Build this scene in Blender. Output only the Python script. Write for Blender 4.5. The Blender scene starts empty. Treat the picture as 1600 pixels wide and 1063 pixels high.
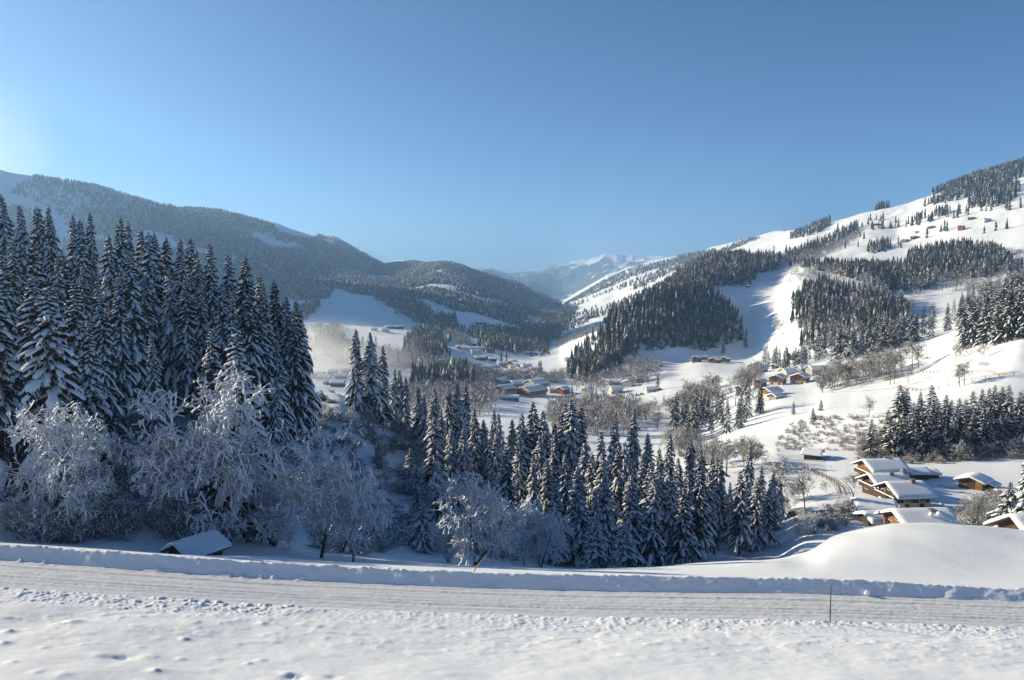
import bpy, math, random
import numpy as np
from math import radians, sin, cos, tan, pi

SC = bpy.context.scene
COL = SC.collection

# ------------------------------------------------------------------ camera
F = 1220.0                      # focal length in pixels of the 1600 px wide photograph
HZ = 430.0                      # photo row of the level horizon
PT = math.atan((531.5 - HZ) / F)
CP, SP = cos(PT), sin(PT)
cam_d = bpy.data.cameras.new('camera')
cam = bpy.data.objects.new('camera', cam_d)
COL.objects.link(cam)
cam_d.sensor_fit = 'HORIZONTAL'
cam_d.sensor_width = 36.0
cam_d.lens = 36.0 * F / 1600.0
cam_d.clip_start = 0.2
cam_d.clip_end = 80000
cam.rotation_euler = (pi / 2 - PT, 0, 0)
SC.camera = cam

# ------------------------------------------------------------------ sun, sky, exposure
SUN_AZ, SUN_EL = radians(-68), radians(18)          # azimuth from +Y towards +X
sun_dir = (sin(SUN_AZ) * cos(SUN_EL), cos(SUN_AZ) * cos(SUN_EL), sin(SUN_EL))
sd = bpy.data.lights.new('sun', 'SUN')
sd.energy = 5.0
sd.angle = radians(0.5)
sd.color = (1.0, 0.84, 0.58)
so = bpy.data.objects.new('sun', sd)
COL.objects.link(so)
from mathutils import Vector
so.rotation_euler = Vector(sun_dir).to_track_quat('Z', 'Y').to_euler()
w = bpy.data.worlds.new('World')
SC.world = w
w.use_nodes = True
nt = w.node_tree
bg = nt.nodes['Background']
sky = nt.nodes.new('ShaderNodeTexSky')
sky.sky_type = 'NISHITA'
sky.sun_disc = False
sky.sun_elevation = SUN_EL
sky.sun_rotation = SUN_AZ
sky.altitude = 1000
sky.air_density = 0.55
sky.dust_density = 0.15
sky.ozone_density = 3.4
wb = nt.nodes.new('ShaderNodeMix')            # white balance of the skylight, the same in every direction
wb.data_type = 'RGBA'; wb.blend_type = 'MULTIPLY'; wb.inputs[0].default_value = 1.0
wb.inputs[7].default_value = (0.70, 0.985, 1.06, 1)
nt.links.new(sky.outputs[0], wb.inputs[6])
nt.links.new(wb.outputs[2], bg.inputs['Color'])
bg.inputs['Strength'].default_value = 0.066
SC.view_settings.view_transform = 'Standard'
SC.view_settings.look = 'None'
SC.view_settings.exposure = 0.98
SC.view_settings.gamma = 1.0
SC.cycles.use_denoising = True
SC.cycles.max_bounces = 6
SC.cycles.diffuse_bounces = 3
SC.cycles.glossy_bounces = 2
SC.cycles.transparent_max_bounces = 8
SC.cycles.volume_bounces = 1
SC.cycles.volume_step_rate = 1.0
SC.cycles.volume_max_steps = 128

# ------------------------------------------------------------------ helpers
def zy(py):
    """height per metre of forward distance for photo row py"""
    b = (531.5 - np.asarray(py, float)) / F
    return (-SP + b * CP) / (CP + b * SP)

def proj(X, Y, Z):
    dz = Y * CP - Z * SP
    px = 800 + F * X / dz
    py = 531.5 - F * (Y * SP + Z * CP) / dz
    return px, py

_rs = np.random.RandomState(5)
_tab = _rs.rand(256, 256)
def vnoise(x, y):
    x = np.asarray(x, float); y = np.asarray(y, float)
    xi = np.floor(x).astype(int); yi = np.floor(y).astype(int)
    fx = x - xi; fy = y - yi
    fx = fx * fx * (3 - 2 * fx); fy = fy * fy * (3 - 2 * fy)
    a = _tab[xi & 255, yi & 255]; b = _tab[(xi + 1) & 255, yi & 255]
    c = _tab[xi & 255, (yi + 1) & 255]; d = _tab[(xi + 1) & 255, (yi + 1) & 255]
    return (a * (1 - fx) + b * fx) * (1 - fy) + (c * (1 - fx) + d * fx) * fy - 0.5

def fbm(x, y, o=4):
    s = 0; a = 1.0; f = 1.0
    for k in range(o):
        s = s + a * vnoise(x * f + 17.3 * k, y * f + 9.1 * k); a *= 0.5; f *= 2.03
    return s

def pchip(xs, ys, x):
    xs = np.asarray(xs, float); ys = np.asarray(ys, float); x = np.clip(x, xs[0], xs[-1])
    h = np.diff(xs); d = np.diff(ys) / h
    m = np.zeros_like(ys)
    m[0] = d[0]; m[-1] = d[-1]
    for i in range(1, len(xs) - 1):
        if d[i - 1] * d[i] > 0:
            w1 = 2 * h[i] + h[i - 1]; w2 = h[i] + 2 * h[i - 1]
            m[i] = (w1 + w2) / (w1 / d[i - 1] + w2 / d[i])
    k = np.clip(np.searchsorted(xs, x, side='right') - 1, 0, len(xs) - 2)
    t = (x - xs[k]) / h[k]
    return ((2 * t**3 - 3 * t**2 + 1) * ys[k] + (t**3 - 2 * t**2 + t) * h[k] * m[k]
            + (-2 * t**3 + 3 * t**2) * ys[k + 1] + (t**3 - t**2) * h[k] * m[k + 1])

def tag(o, label=None, cat=None, group=None, kind=None):
    if label: o['label'] = label
    if cat: o['category'] = cat
    if group: o['group'] = group
    if kind: o['kind'] = kind
    return o

def empty(name, loc, rz=0.0, s=1.0):
    o = bpy.data.objects.new(name, None)
    o.empty_display_size = 0.5
    o.location = loc; o.rotation_euler = (0, 0, rz); o.scale = (s, s, s)
    COL.objects.link(o)
    return o

def mesh_np(name, V, Q, mats, mi=None, smooth=False):
    """V (n,3); Q (m,4) or (m,3) or a list of such arrays"""
    me = bpy.data.meshes.new(name)
    if not isinstance(Q, list): Q = [Q]
    Q = [np.asarray(q, np.int32) for q in Q if len(q)]
    loops = np.concatenate([q.ravel() for q in Q])
    cnt = np.concatenate([np.full(len(q), q.shape[1], np.int32) for q in Q])
    start = np.concatenate([[0], np.cumsum(cnt)[:-1]]).astype(np.int32)
    V = np.asarray(V, np.float32)
    me.vertices.add(len(V)); me.vertices.foreach_set('co', V.ravel())
    me.loops.add(len(loops)); me.loops.foreach_set('vertex_index', loops.astype(np.int32))
    me.polygons.add(len(cnt)); me.polygons.foreach_set('loop_start', start)
    for m in (mats if isinstance(mats, (list, tuple)) else [mats]): me.materials.append(m)
    if mi is not None: me.polygons.foreach_set('material_index', np.asarray(mi, np.int32))
    if smooth: me.polygons.foreach_set('use_smooth', np.ones(len(cnt), bool))
    me.update(calc_edges=True)
    return me

def link(name, me, parent=None):
    o = bpy.data.objects.new(name, me)
    COL.objects.link(o)
    if parent is not None: o.parent = parent
    return o

class MB:
    """collects simple shapes into one mesh"""
    def __init__(s): s.v = []; s.f = []; s.m = []; s.n = 0
    def add(s, V, Fc, m=0):
        s.v.extend([tuple(p) for p in V])
        for f in Fc: s.f.append(tuple(i + s.n for i in f)); s.m.append(m)
        s.n += len(V)
    def box(s, x0, x1, y0, y1, z0, z1, m=0):
        V = [(x, y, z) for x in (x0, x1) for y in (y0, y1) for z in (z0, z1)]
        s.add(V, [(0, 1, 3, 2), (4, 6, 7, 5), (0, 4, 5, 1), (2, 3, 7, 6), (0, 2, 6, 4), (1, 5, 7, 3)], m)
    def tube(s, pts, r, n=6, m=0, caps=True):
        pts = [Vector(p) for p in pts]; base = s.n; V = []
        for i, p in enumerate(pts):
            d = (pts[min(i + 1, len(pts) - 1)] - pts[max(i - 1, 0)]).normalized()
            a = d.orthogonal().normalized(); b = d.cross(a)
            rr = r[i] if isinstance(r, (list, tuple)) else r
            for k in range(n):
                t = 2 * pi * k / n
                V.append(p + a * cos(t) * rr + b * sin(t) * rr)
        Fc = [(i * n + k, i * n + (k + 1) % n, (i + 1) * n + (k + 1) % n, (i + 1) * n + k)
              for i in range(len(pts) - 1) for k in range(n)]
        if caps: Fc += [tuple(range(n))[::-1], tuple((len(pts) - 1) * n + k for k in range(n))]
        s.add(V, Fc, m)
    def build(s, name, mats, parent=None, smooth=False):
        me = bpy.data.meshes.new(name)
        me.from_pydata(s.v, [], s.f)
        for m in (mats if isinstance(mats, (list, tuple)) else [mats]): me.materials.append(m)
        me.polygons.foreach_set('material_index', s.m)
        if smooth: me.polygons.foreach_set('use_smooth', [True] * len(s.f))
        me.update()
        return link(name, me, parent)

def inpoly(px, py, poly):
    px = np.asarray(px); py = np.asarray(py)
    r = np.zeros(px.shape, bool)
    n = len(poly)
    for i in range(n):
        x0, y0 = poly[i]; x1, y1 = poly[(i + 1) % n]
        if y0 == y1: continue
        c = ((y0 > py) != (y1 > py)) & (px < (x1 - x0) * (py - y0) / (y1 - y0) + x0)
        r ^= c
    return r

# ------------------------------------------------------------------ materials
M = {}
def mat(name, base, rough=0.8, noise=None, bump=None, spec=0.2):
    """noise: (scale, colour2, lo, hi) ; bump: (scale, strength, distance)"""
    m = bpy.data.materials.new(name); m.use_nodes = True
    t = m.node_tree; p = t.nodes['Principled BSDF']
    p.inputs['Base Color'].default_value = (*base, 1)
    p.inputs['Roughness'].default_value = rough
    p.inputs['Specular IOR Level'].default_value = spec
    tc = t.nodes.new('ShaderNodeTexCoord')
    if noise:
        n = t.nodes.new('ShaderNodeTexNoise'); n.inputs['Scale'].default_value = noise[0]; n.inputs['Detail'].default_value = 4
        t.links.new(tc.outputs['Object'], n.inputs['Vector'])
        r = t.nodes.new('ShaderNodeMapRange'); r.inputs[1].default_value = noise[2]; r.inputs[2].default_value = noise[3]
        t.links.new(n.outputs[0], r.inputs[0])
        x = t.nodes.new('ShaderNodeMix'); x.data_type = 'RGBA'
        x.inputs[6].default_value = (*base, 1); x.inputs[7].default_value = (*noise[1], 1)
        t.links.new(r.outputs[0], x.inputs[0]); t.links.new(x.outputs[2], p.inputs['Base Color'])
    if bump:
        n = t.nodes.new('ShaderNodeTexNoise'); n.inputs['Scale'].default_value = bump[0]; n.inputs['Detail'].default_value = 8
        t.links.new(tc.outputs['Object'], n.inputs['Vector'])
        b = t.nodes.new('ShaderNodeBump'); b.inputs['Strength'].default_value = bump[1]; b.inputs['Distance'].default_value = bump[2]
        t.links.new(n.outputs[0], b.inputs['Height']); t.links.new(b.outputs[0], p.inputs['Normal'])
    M[name] = m
    return m

def snowy(name, dark, dark2, lo, hi, nscale, namp, snow=(0.78, 0.83, 0.89), var=0.25):
    """plant material: snow lies where a face looks up, broken by noise; per-plant variation"""
    m = bpy.data.materials.new(name); m.use_nodes = True
    t = m.node_tree; L = t.links; p = t.nodes['Principled BSDF']
    p.inputs['Roughness'].default_value = 0.8; p.inputs['Specular IOR Level'].default_value = 0.1
    g = t.nodes.new('ShaderNodeNewGeometry'); tc = t.nodes.new('ShaderNodeTexCoord')
    sx = t.nodes.new('ShaderNodeSeparateXYZ'); L.new(g.outputs['True Normal'], sx.inputs[0])
    n = t.nodes.new('ShaderNodeTexNoise'); n.inputs['Scale'].default_value = nscale; n.inputs['Detail'].default_value = 2
    L.new(tc.outputs['Object'], n.inputs['Vector'])
    a = t.nodes.new('ShaderNodeMath'); a.operation = 'MULTIPLY_ADD'
    L.new(n.outputs[0], a.inputs[0]); a.inputs[1].default_value = namp
    L.new(sx.outputs[2], a.inputs[2])
    a2 = t.nodes.new('ShaderNodeMath'); a2.operation = 'MULTIPLY_ADD'
    L.new(g.outputs['Random Per Island'], a2.inputs[0]); a2.inputs[1].default_value = var; L.new(a.outputs[0], a2.inputs[2])
    r = t.nodes.new('ShaderNodeMapRange'); r.inputs[1].default_value = lo + namp * 0.5 + var * .5; r.inputs[2].default_value = hi + namp * 0.5 + var * .5
    L.new(a2.outputs[0], r.inputs[0])
    dm = t.nodes.new('ShaderNodeMix'); dm.data_type = 'RGBA'
    dm.inputs[6].default_value = (*dark, 1); dm.inputs[7].default_value = (*dark2, 1)
    L.new(g.outputs['Random Per Island'], dm.inputs[0])
    x = t.nodes.new('ShaderNodeMix'); x.data_type = 'RGBA'
    L.new(dm.outputs[2], x.inputs[6]); x.inputs[7].default_value = (*snow, 1)
    L.new(r.outputs[0], x.inputs[0]); L.new(x.outputs[2], p.inputs['Base Color'])
    M[name] = m
    return m

SNOW = (0.78, 0.83, 0.89)
mat('snow', SNOW, 0.65, (0.02, (0.76, 0.80, 0.855), .4, .7), (1.7, .30, .09), .25)
mat('roof_snow', SNOW, 0.7, None, (3.0, .25, .08), .2)
mat('tree_snow', (0.78, 0.83, 0.89), 0.8, None, None, .1)
mat('packed_snow', (0.64, 0.675, 0.715), 0.6, (0.9, (0.68, 0.715, 0.75), .35, .65), (14.0, .35, .04), .2)
mat('lane_snow', (0.42, 0.43, 0.45), 0.6, (0.8, (0.70, 0.71, 0.73), .35, .6), (6.0, .3, .05), .2)
mat('needles', (0.014, 0.020, 0.015), 0.8, (1.5, (0.030, 0.036, 0.024), .35, .7), None, .1)
mat('bark', (0.055, 0.042, 0.034), 0.9, (4.0, (0.10, 0.085, 0.075), .4, .7), None, .1)
mat('timber', (0.27, 0.135, 0.055), 0.75, (2.0, (0.14, 0.066, 0.028), .35, .7), (6.0, .3, .02))
mat('dark_timber', (0.052, 0.036, 0.026), 0.8, (2.0, (0.085, 0.056, 0.038), .4, .7), (6.0, .3, .02))
mat('red_timber', (0.19, 0.062, 0.032), 0.8, (2.0, (0.17, 0.05, 0.025), .4, .7), None)
mat('plaster', (0.62, 0.56, 0.46), 0.9, (1.5, (0.52, 0.47, 0.39), .4, .7), None)
mat('grey_wall', (0.33, 0.32, 0.30), 0.9, (1.5, (0.25, 0.24, 0.23), .4, .7), None)
mat('stone', (0.22, 0.205, 0.185), 0.9, (2.5, (0.12, 0.11, 0.10), .4, .65), (4.0, .6, .1))
mat('roof_board', (0.085, 0.06, 0.045), 0.8, None, None)
mat('glass', (0.03, 0.035, 0.045), 0.1, None, None, .5)
mat('frame_paint', (0.55, 0.50, 0.42), 0.7)
mat('pole_wood', (0.16, 0.10, 0.055), 0.8, (8.0, (0.10, 0.06, 0.035), .4, .6), None)
mat('yellow_wood', (0.42, 0.31, 0.16), 0.8, (8.0, (0.30, 0.21, 0.10), .4, .6), None)
mat('metal', (0.35, 0.36, 0.38), 0.5)
mat('car_dark', (0.03, 0.035, 0.045), 0.3, None, None, .5)
mat('tyre', (0.02, 0.02, 0.02), 0.9)
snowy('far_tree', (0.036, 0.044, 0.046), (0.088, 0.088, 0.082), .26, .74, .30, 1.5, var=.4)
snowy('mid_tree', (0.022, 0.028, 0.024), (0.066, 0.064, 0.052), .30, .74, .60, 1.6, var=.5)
snowy('frost_twig', (0.075, 0.068, 0.062), (0.14, 0.125, 0.115), -1.25, -.60, 1.6, 1.1, var=.5)
snowy('scrub', (0.060, 0.055, 0.052), (0.12, 0.108, 0.10), -.35, .35, 1.2, 1.2, var=.7)
snowy('bare_twig', (0.085, 0.066, 0.050), (0.17, 0.13, 0.10), .05, .6, 1.6, .9, var=.7)
snowy('brush', (0.10, 0.075, 0.05), (0.22, 0.165, 0.115), .15, .75, .9, .9, var=.8)
# ------------------------------------------------------------------ terrain: one sheet of feature lines running out from the viewpoint
def near_line(ps, vs):
    return lambda px: pchip(ps, vs, px)
edge_near = near_line([-600, 0, 250, 500, 900, 1250, 1600, 2200], [884, 919, 934, 949, 964, 970, 980, 994])
edge_far = near_line([-600, 0, 250, 500, 900, 1250, 1600, 2200], [842, 875, 893, 908, 923, 928, 941, 956])
crest = near_line([-600, 0, 250, 500, 900, 1250, 1600, 2200], [815, 849, 866, 882, 897, 902, 919, 934])
rough0 = near_line([-600, 0, 250, 500, 900, 1250, 1600, 2200], [909, 944, 960, 974, 989, 993, 1001, 1014])
PX0 = [-600, 0, 500, 900, 1250, 1600, 2200]

COLS = {   # photo column: feature points (forward distance m, photo row) beyond the road bank
 -500: [(62,830),(85,720),(130,570),(170,545),(260,640),(450,640),(700,565),(950,525),(1200,475),(1500,415),(1900,330),(2300,262),(2600,232),(3200,300),(6000,430),(26000,436)],
 -1300:[(62,830),(85,760),(130,650),(170,600),(260,600),(450,560),(700,520),(950,500),(1200,470),(1500,440),(1900,400),(2300,380),(2600,370),(3200,380),(6000,430),(26000,436)],
 -320: [(62,830),(85,720),(130,572),(168,548),(260,640),(450,645),(700,560),(950,500),(1200,420),(1500,320),(1800,190),(2050,112),(2350,105),(3200,260),(6000,428),(26000,436)],  # outer flank of the unseen ridge, raised to block the sun
 -180: [(62,831),(85,722),(130,575),(167,552),(260,640),(450,648),(700,565),(950,510),(1200,440),(1500,340),(1800,200),(2080,92),(2400,82),(3200,260),(6000,427),(26000,436)],  # unseen ridge left of view, raised to cast shade on the left fields
 -50:  [(62,832),(85,724),(130,578),(165,558),(260,640),(450,650),(700,569),(950,519),(1200,467),(1500,405),(1800,348),(2100,302),(2480,252),(3300,300),(6000,425),(26000,436)],
 0:    [(62,832),(85,725),(130,580),(165,560),(260,640),(450,650),(700,570),(950,520),(1200,470),(1500,410),(1800,355),(2100,315),(2500,270),(3300,300),(6000,425),(26000,436)],
 150:  [(62,842),(85,745),(125,600),(165,575),(260,650),(450,640),(700,575),(950,530),(1250,485),(1600,430),(2000,376),(2400,332),(2800,294),(3600,330),(6000,425),(26000,436)],
 300:  [(62,862),(85,785),(120,640),(165,605),(260,660),(450,650),(700,590),(950,545),(1300,495),(1700,447),(2200,400),(2700,358),(3200,328),(4000,360),(6000,425),(26000,436)],
 400:  [(62,868),(88,805),(140,650),(170,622),(265,680),(450,655),(700,596),(950,548),(1300,500),(1700,460),(2250,416),(2850,376),(3450,345),(4250,375),(6500,425),(26000,436)],
 450:  [(62,872),(90,812),(150,660),(175,632),(270,690),(450,660),(700,600),(950,550),(1300,502),(1700,467),(2300,427),(3000,388),(3700,356),(4500,385),(7000,425),(26000,436)],
 520:  [(60,878),(95,825),(150,705),(190,619),(270,672),(450,648),(700,598),(950,551),(1250,512),(1650,470),(2300,438),(3000,404),(3900,372),(4800,400),(7000,425),(26000,436)],
 600:  [(60,883),(95,845),(150,752),(190,668),(280,690),(450,653),(700,598),(950,553),(1250,517),(1650,473),(2300,448),(3200,428),(4600,414),(5500,428),(8000,430),(26000,436)],
 700:  [(60,885),(95,866),(140,800),(180,720),(280,700),(450,656),(700,603),(950,562),(1250,525),(1650,488),(2100,458),(2700,430),(3200,411),(4200,440),(9000,434),(26000,436)],
 760:  [(60,886),(95,873),(130,838),(175,750),(280,708),(450,657),(700,606),(950,570),(1250,532),(1650,500),(2200,470),(2800,447),(3400,431),(4500,450),(15000,424),(26000,436)],
 800:  [(60,888),(95,880),(120,866),(170,780),(280,715),(450,658),(700,611),(950,576),(1250,541),(1700,513),(2300,482),(3000,457),(3700,443),(5000,468),(15000,430),(26000,437)],
 835:  [(60,888),(95,884),(122,868),(170,785),(280,719),(450,659),(700,614),(950,575),(1220,548),(1700,516),(2300,490),(3100,470),(4300,458),(6000,470),(12000,430),(26000,437)],
 870:  [(60,889),(95,888),(125,872),(170,790),(280,722),(450,660),(700,614),(930,576),(1180,549),(1700,517),(2400,494),(3300,481),(5000,472),(7800,468),(12000,417),(26000,437)],
 910:  [(60,890),(95,890),(128,872),(170,795),(280,724),(450,661),(700,612),(850,585),(1060,531),(1500,520),(2150,492),(3000,468),(4700,452),(7000,466),(12000,411),(26000,437)],
 950:  [(60,890),(95,890),(130,870),(170,800),(280,726),(450,662),(700,608),(820,580),(930,510),(1300,515),(1900,490),(2700,458),(4500,430),(6000,452),(12000,404),(26000,437)],
 1000: [(60,889),(95,892),(135,868),(170,800),(280,728),(450,660),(680,606),(815,570),(925,480),(1250,490),(1800,466),(2700,434),(4200,416),(6000,440),(12000,405),(26000,437)],
 1050: [(61,884),(95,892),(138,866),(172,795),(280,722),(430,664),(650,603),(812,570),(930,470),(1220,455),(1650,440),(2500,423),(4100,404),(5800,432),(12000,408),(26000,437)],
 1100: [(62,879),(95,890),(142,862),(175,790),(280,715),(410,672),(610,603),(812,563),(950,482),(1200,432),(1480,416),(2300,411),(4000,394),(5500,420),(12000,412),(26000,437)],
 1160: [(62,876),(95,886),(147,856),(183,780),(262,712),(360,665),(520,606),(800,566),(970,490),(1180,428),(1400,408),(2100,400),(4000,379),(5500,420),(12000,420),(26000,437)],
 1210: [(64,874),(95,880),(150,848),(190,772),(245,712),(325,668),(470,603),(760,562),(920,488),(1120,440),(1330,415),(1900,393),(3800,368),(5200,415),(12000,428),(26000,437)],
 1260: [(75,864),(97,872),(135,848),(190,765),(238,716),(305,665),(440,607),(680,553),(850,470),(1050,425),(1330,410),(1680,385),(2100,360),(3000,390),(12000,430),(26000,437)],
 1300: [(79,840),(104,846),(132,848),(190,760),(233,718),(295,657),(425,603),(640,549),(850,457),(1000,432),(1300,407),(1650,378),(2050,350),(3000,385),(12000,430),(26000,437)],
 1350: [(82,827),(108,838),(132,849),(190,757),(230,718),(280,656),(405,598),(610,540),(810,462),(975,432),(1270,402),(1620,366),(2000,335),(3000,378),(12000,430),(26000,437)],
 1400: [(84,820),(110,833),(132,850),(190,755),(228,717),(268,655),(390,592),(590,528),(790,480),(960,440),(1250,398),(1600,360),(1950,323),(3000,370),(12000,430),(26000,437)],
 1450: [(85,819),(111,833),(132,850),(192,753),(228,715),(266,652),(375,582),(560,522),(775,482),(950,430),(1230,388),(1580,340),(1950,308),(2900,360),(12000,430),(26000,437)],
 1500: [(86,821),(112,834),(132,850),(195,751),(228,712),(266,648),(350,565),(520,514),(760,478),(950,420),(1200,374),(1550,325),(1950,291),(2800,340),(12000,430),(26000,437)],
 1550: [(87,825),(112,836),(132,848),(195,751),(228,709),(268,640),(338,547),(490,498),(750,470),(950,410),(1200,360),(1520,310),(1950,277),(2700,320),(12000,430),(26000,437)],
 1600: [(88,830),(112,838),(132,846),(195,750),(228,705),(270,632),(330,533),(470,482),(745,455),(950,395),(1200,345),(1500,295),(1950,262),(2600,300),(12000,430),(26000,437)],
 1800: [(92,842),(112,845),(132,845),(195,748),(228,700),(270,615),(330,510),(460,455),(740,420),(950,350),(1200,290),(1500,240),(1950,210),(2600,260),(12000,430),(26000,437)],
 2300: [(95,850),(112,850),(132,840),(195,740),(228,690),(270,590),(330,480),(460,420),(740,370),(950,300),(1200,240),(1500,190),(1950,170),(2600,230),(12000,430),(26000,437)],
}
CPX = sorted(COLS)
NB = 16
# rows: per near line and beyond
US = np.concatenate([np.linspace(-2.2, -0.74, 50)[:-1], np.linspace(-0.74, 0.74, 860), np.linspace(0.74, 2.2, 50)[1:]])
# photo column of each u at the middle rows (level view approximated, corrected per object by proj)
UPX = 800 + F * US * CP * 1.0
nu = len(US)
Yk, Zk = [], []
def addline(Y, Z): Yk.append(np.broadcast_to(np.asarray(Y, float), (nu,)).copy()); Zk.append(np.asarray(Z, float))
# columns drift a little with the row because the camera looks down: find the column for each line
def colpx(py): return 800 + F * US / (1.0 / (CP + (531.5 - py) / F * SP))
addline(26.0, zy(np.interp(UPX, [0, 1600], [1136, 1164])) * 26.0)
cpx = colpx(960)
addline(39.4, zy(rough0(cpx)) * 39.4)
zn = zy(edge_near(cpx)) * 42.0
addline(42.0, zn)
yf = (zn - 0.05) / zy(edge_far(colpx(910)))
addline(yf, zn - 0.05)
addline(yf + 0.75, zy(crest(colpx(890))) * (yf + 0.75) - 0.10)
addline(yf + 1.7, zy(crest(colpx(890))) * (yf + 1.7) - 0.12)
zc = Zk[-1]
addline(yf + 4.2, np.minimum(zc - 0.75, zc - 0.75))
for k in range(NB):
    pys = np.array([COLS[c][k][1] for c in CPX], float)
    ys = np.array([COLS[c][k][0] for c in CPX], float)
    pyi = pchip(CPX, pys, colpx(500))
    cp = colpx(pyi)
    Y = np.exp(pchip(CPX, np.log(ys), cp)); Z = zy(pchip(CPX, pys, cp)) * Y
    addline(Y, Z)
Yk = np.array(Yk); Zk = np.array(Zk)                       # (K, nu)
NEARN = 7
seg = [150, 44, 44, 16, 12, 16, 40] + [26, 30, 26, 30, 30, 32, 34, 34, 34, 34, 34, 34, 30, 30, 26]
# parameter along the lines: smooth interpolation through the feature points
tt = np.concatenate([k + np.arange(n) / n for k, n in enumerate(seg)] + [[len(seg)]])
tk = np.arange(len(Yk))
LY = np.log(Yk)
Yg = np.empty((len(tt), nu)); Zg = np.empty((len(tt), nu))
kk = np.clip(tt.astype(int), 0, len(seg) - 1); ff = (tt - kk)[:, None]
Yg[:] = np.exp(LY[kk] * (1 - ff) + LY[kk + 1] * ff)
# height: monotone cubic in log distance, evaluated for all columns at once
h = np.diff(LY, axis=0); d = np.diff(Zk, axis=0) / h
m = np.zeros_like(Zk); m[0] = d[0]; m[-1] = d[-1]
w1 = 2 * h[1:] + h[:-1]; w2 = h[1:] + 2 * h[:-1]
same = d[:-1] * d[1:] > 0
with np.errstate(divide='ignore', invalid='ignore'):
    hm = (w1 + w2) / (w1 / d[:-1] + w2 / d[1:])
m[1:-1] = np.where(same, hm, 0)
H = h[kk]
Zg[:] = ((2*ff**3 - 3*ff**2 + 1) * Zk[kk] + (ff**3 - 2*ff**2 + ff) * H * m[kk]
         + (-2*ff**3 + 3*ff**2) * Zk[kk + 1] + (ff**3 - ff**2) * H * m[kk + 1])
# road and its shoulders stay straight between their lines
lin = Zk[kk] * (1 - ff) + Zk[kk + 1] * ff
isr = (kk >= 2) & (kk <= 3)
Zg[isr] = lin[isr]
Xg = US[None, :] * Yg
T = np.broadcast_to(tt[:, None], Yg.shape)

# relief --------------------------------------------------------------
def smooth01(a, b, x):
    t = np.clip((x - a) / (b - a), 0, 1); return t * t * (3 - 2 * t)
rd = np.clip((T - 2), 0, 1)                                     # across the road
inroad = (T >= 2) & (T <= 3)
across = rd * 3.5
ruts = 0.95 * (0.020 * np.sin(across * 9.5 + 1.2 * vnoise(Xg * .12, 3 + 0 * Xg)) * (.5 + 1.2 * np.abs(vnoise(Xg * .1, across * 2)))
        - 0.055 * np.exp(-((across - 1.05 - .1 * vnoise(Xg * .2, 1 + 0 * Xg)) / .10) ** 2) - 0.060 * np.exp(-((across - 1.42 - .08 * vnoise(Xg * .2, 4 + 0 * Xg)) / .07) ** 2)
        - 0.05 * np.exp(-((across - 2.65 - .1 * vnoise(Xg * .15, 7 + 0 * Xg)) / .10) ** 2) - 0.035 * np.exp(-((across - 2.25 - .1 * vnoise(Xg * .15, 17 + 0 * Xg)) / .07) ** 2)
        + 0.030 * vnoise(Xg * .9, across * 8) + 0.028 * vnoise(Xg * 5, across * 15) - .03 * np.maximum(0, vnoise(Xg * .35, across * 6) - .1))
Zg += np.where(inroad, ruts * smooth01(0, .08, rd) * smooth01(0, .08, 1 - rd), 0)
# ploughed crumbs on the near shoulder
s1 = smooth01(1.0, 1.25, T) * (1 - smooth01(1.93, 2.0, T))
lump = np.maximum(0, fbm(Xg * 2.9, Yg * 2.9, 4) + .05) * 0.12 + np.maximum(0, vnoise(Xg * 7.0, Yg * 7.0) - .05) * 0.11 + np.maximum(0, vnoise(Xg * 11, Yg * 11)) * .06
clump = np.clip(.85 + 1.2 * vnoise(Xg * .28, Yg * .5), .4, 1.4)
Zg += s1 * (lump * (0.55 + .35 * smooth01(1.35, 1.8, T)) * clump + .07 * smooth01(1.2, 1.7, T) * (1 + vnoise(Xg * .5, 3 + 0 * Xg)))
s1b = smooth01(.55, .95, T) * (1 - smooth01(1.0, 1.4, T))
Zg += s1b * 0.10 * np.maximum(0, fbm(Xg * 1.3, Yg * 2.4, 3))
# bank face and crest
s2 = smooth01(2.97, 3.2, T) * (1 - smooth01(4.9, 5.6, T))
Zg += s2 * (0.12 * fbm(Xg * .9, Yg * 1.6, 4) + 0.13 * np.maximum(0, vnoise(Xg * 4.6, Yg * 4.6)) * smooth01(3.7, 4.1, T) * (.4 + vnoise(Xg * .23, Yg * 0) + .5))
s2b = np.exp(-((T - 3.06) / .10) ** 2)
Zg += s2b * 0.34 * np.maximum(0, vnoise(Xg * 2.7, Yg * 2.7)) * (UPX[None, :] < 520)
# soft drifts
near = 1 - smooth01(1.0, 1.3, T)
Zg += near * (0.22 * fbm(Xg * .16, Yg * .22, 3) + 0.02 * fbm(Xg * 1.4, Yg * 3.0, 2))
mid = smooth01(5.2, 6.2, T)
Zg += mid * smooth01(48, 60, Yg) * 0.35 * fbm(Xg * .09, Yg * .09, 3) * (1 - smooth01(90, 200, Yg))
Zg += np.exp(-((Yg - 195) / 45) ** 2) * np.exp(-((UPX[None, :] - 540) / 90) ** 2) * .9 * fbm(Xg * .16, Yg * .12, 4)
PXl = np.broadcast_to(UPX[None, :], Yg.shape)
far = smooth01(150, 420, Yg)
lg = np.clip(Yg, 1, 9000)
Zg += far * (lg * 0.0016 * fbm(Xg / lg * 28, np.log(Yg) * 26, 4)) * (1 - .4 * smooth01(250, 700, Yg) * (1 - smooth01(700, 1100, Yg)))
gul = smooth01(1000, 1900, Yg) * (1 - smooth01(4200, 6000, Yg)) * (1 - smooth01(820, 1000, PXl))
Zg += gul * lg * .0085 * (fbm((Xg + .55 * Yg) / 210., (Yg - .4 * Xg) / 620., 4) - .05)
gul2 = smooth01(1000, 1500, Yg) * (1 - smooth01(4200, 6000, Yg)) * smooth01(880, 1000, PXl)
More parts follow.
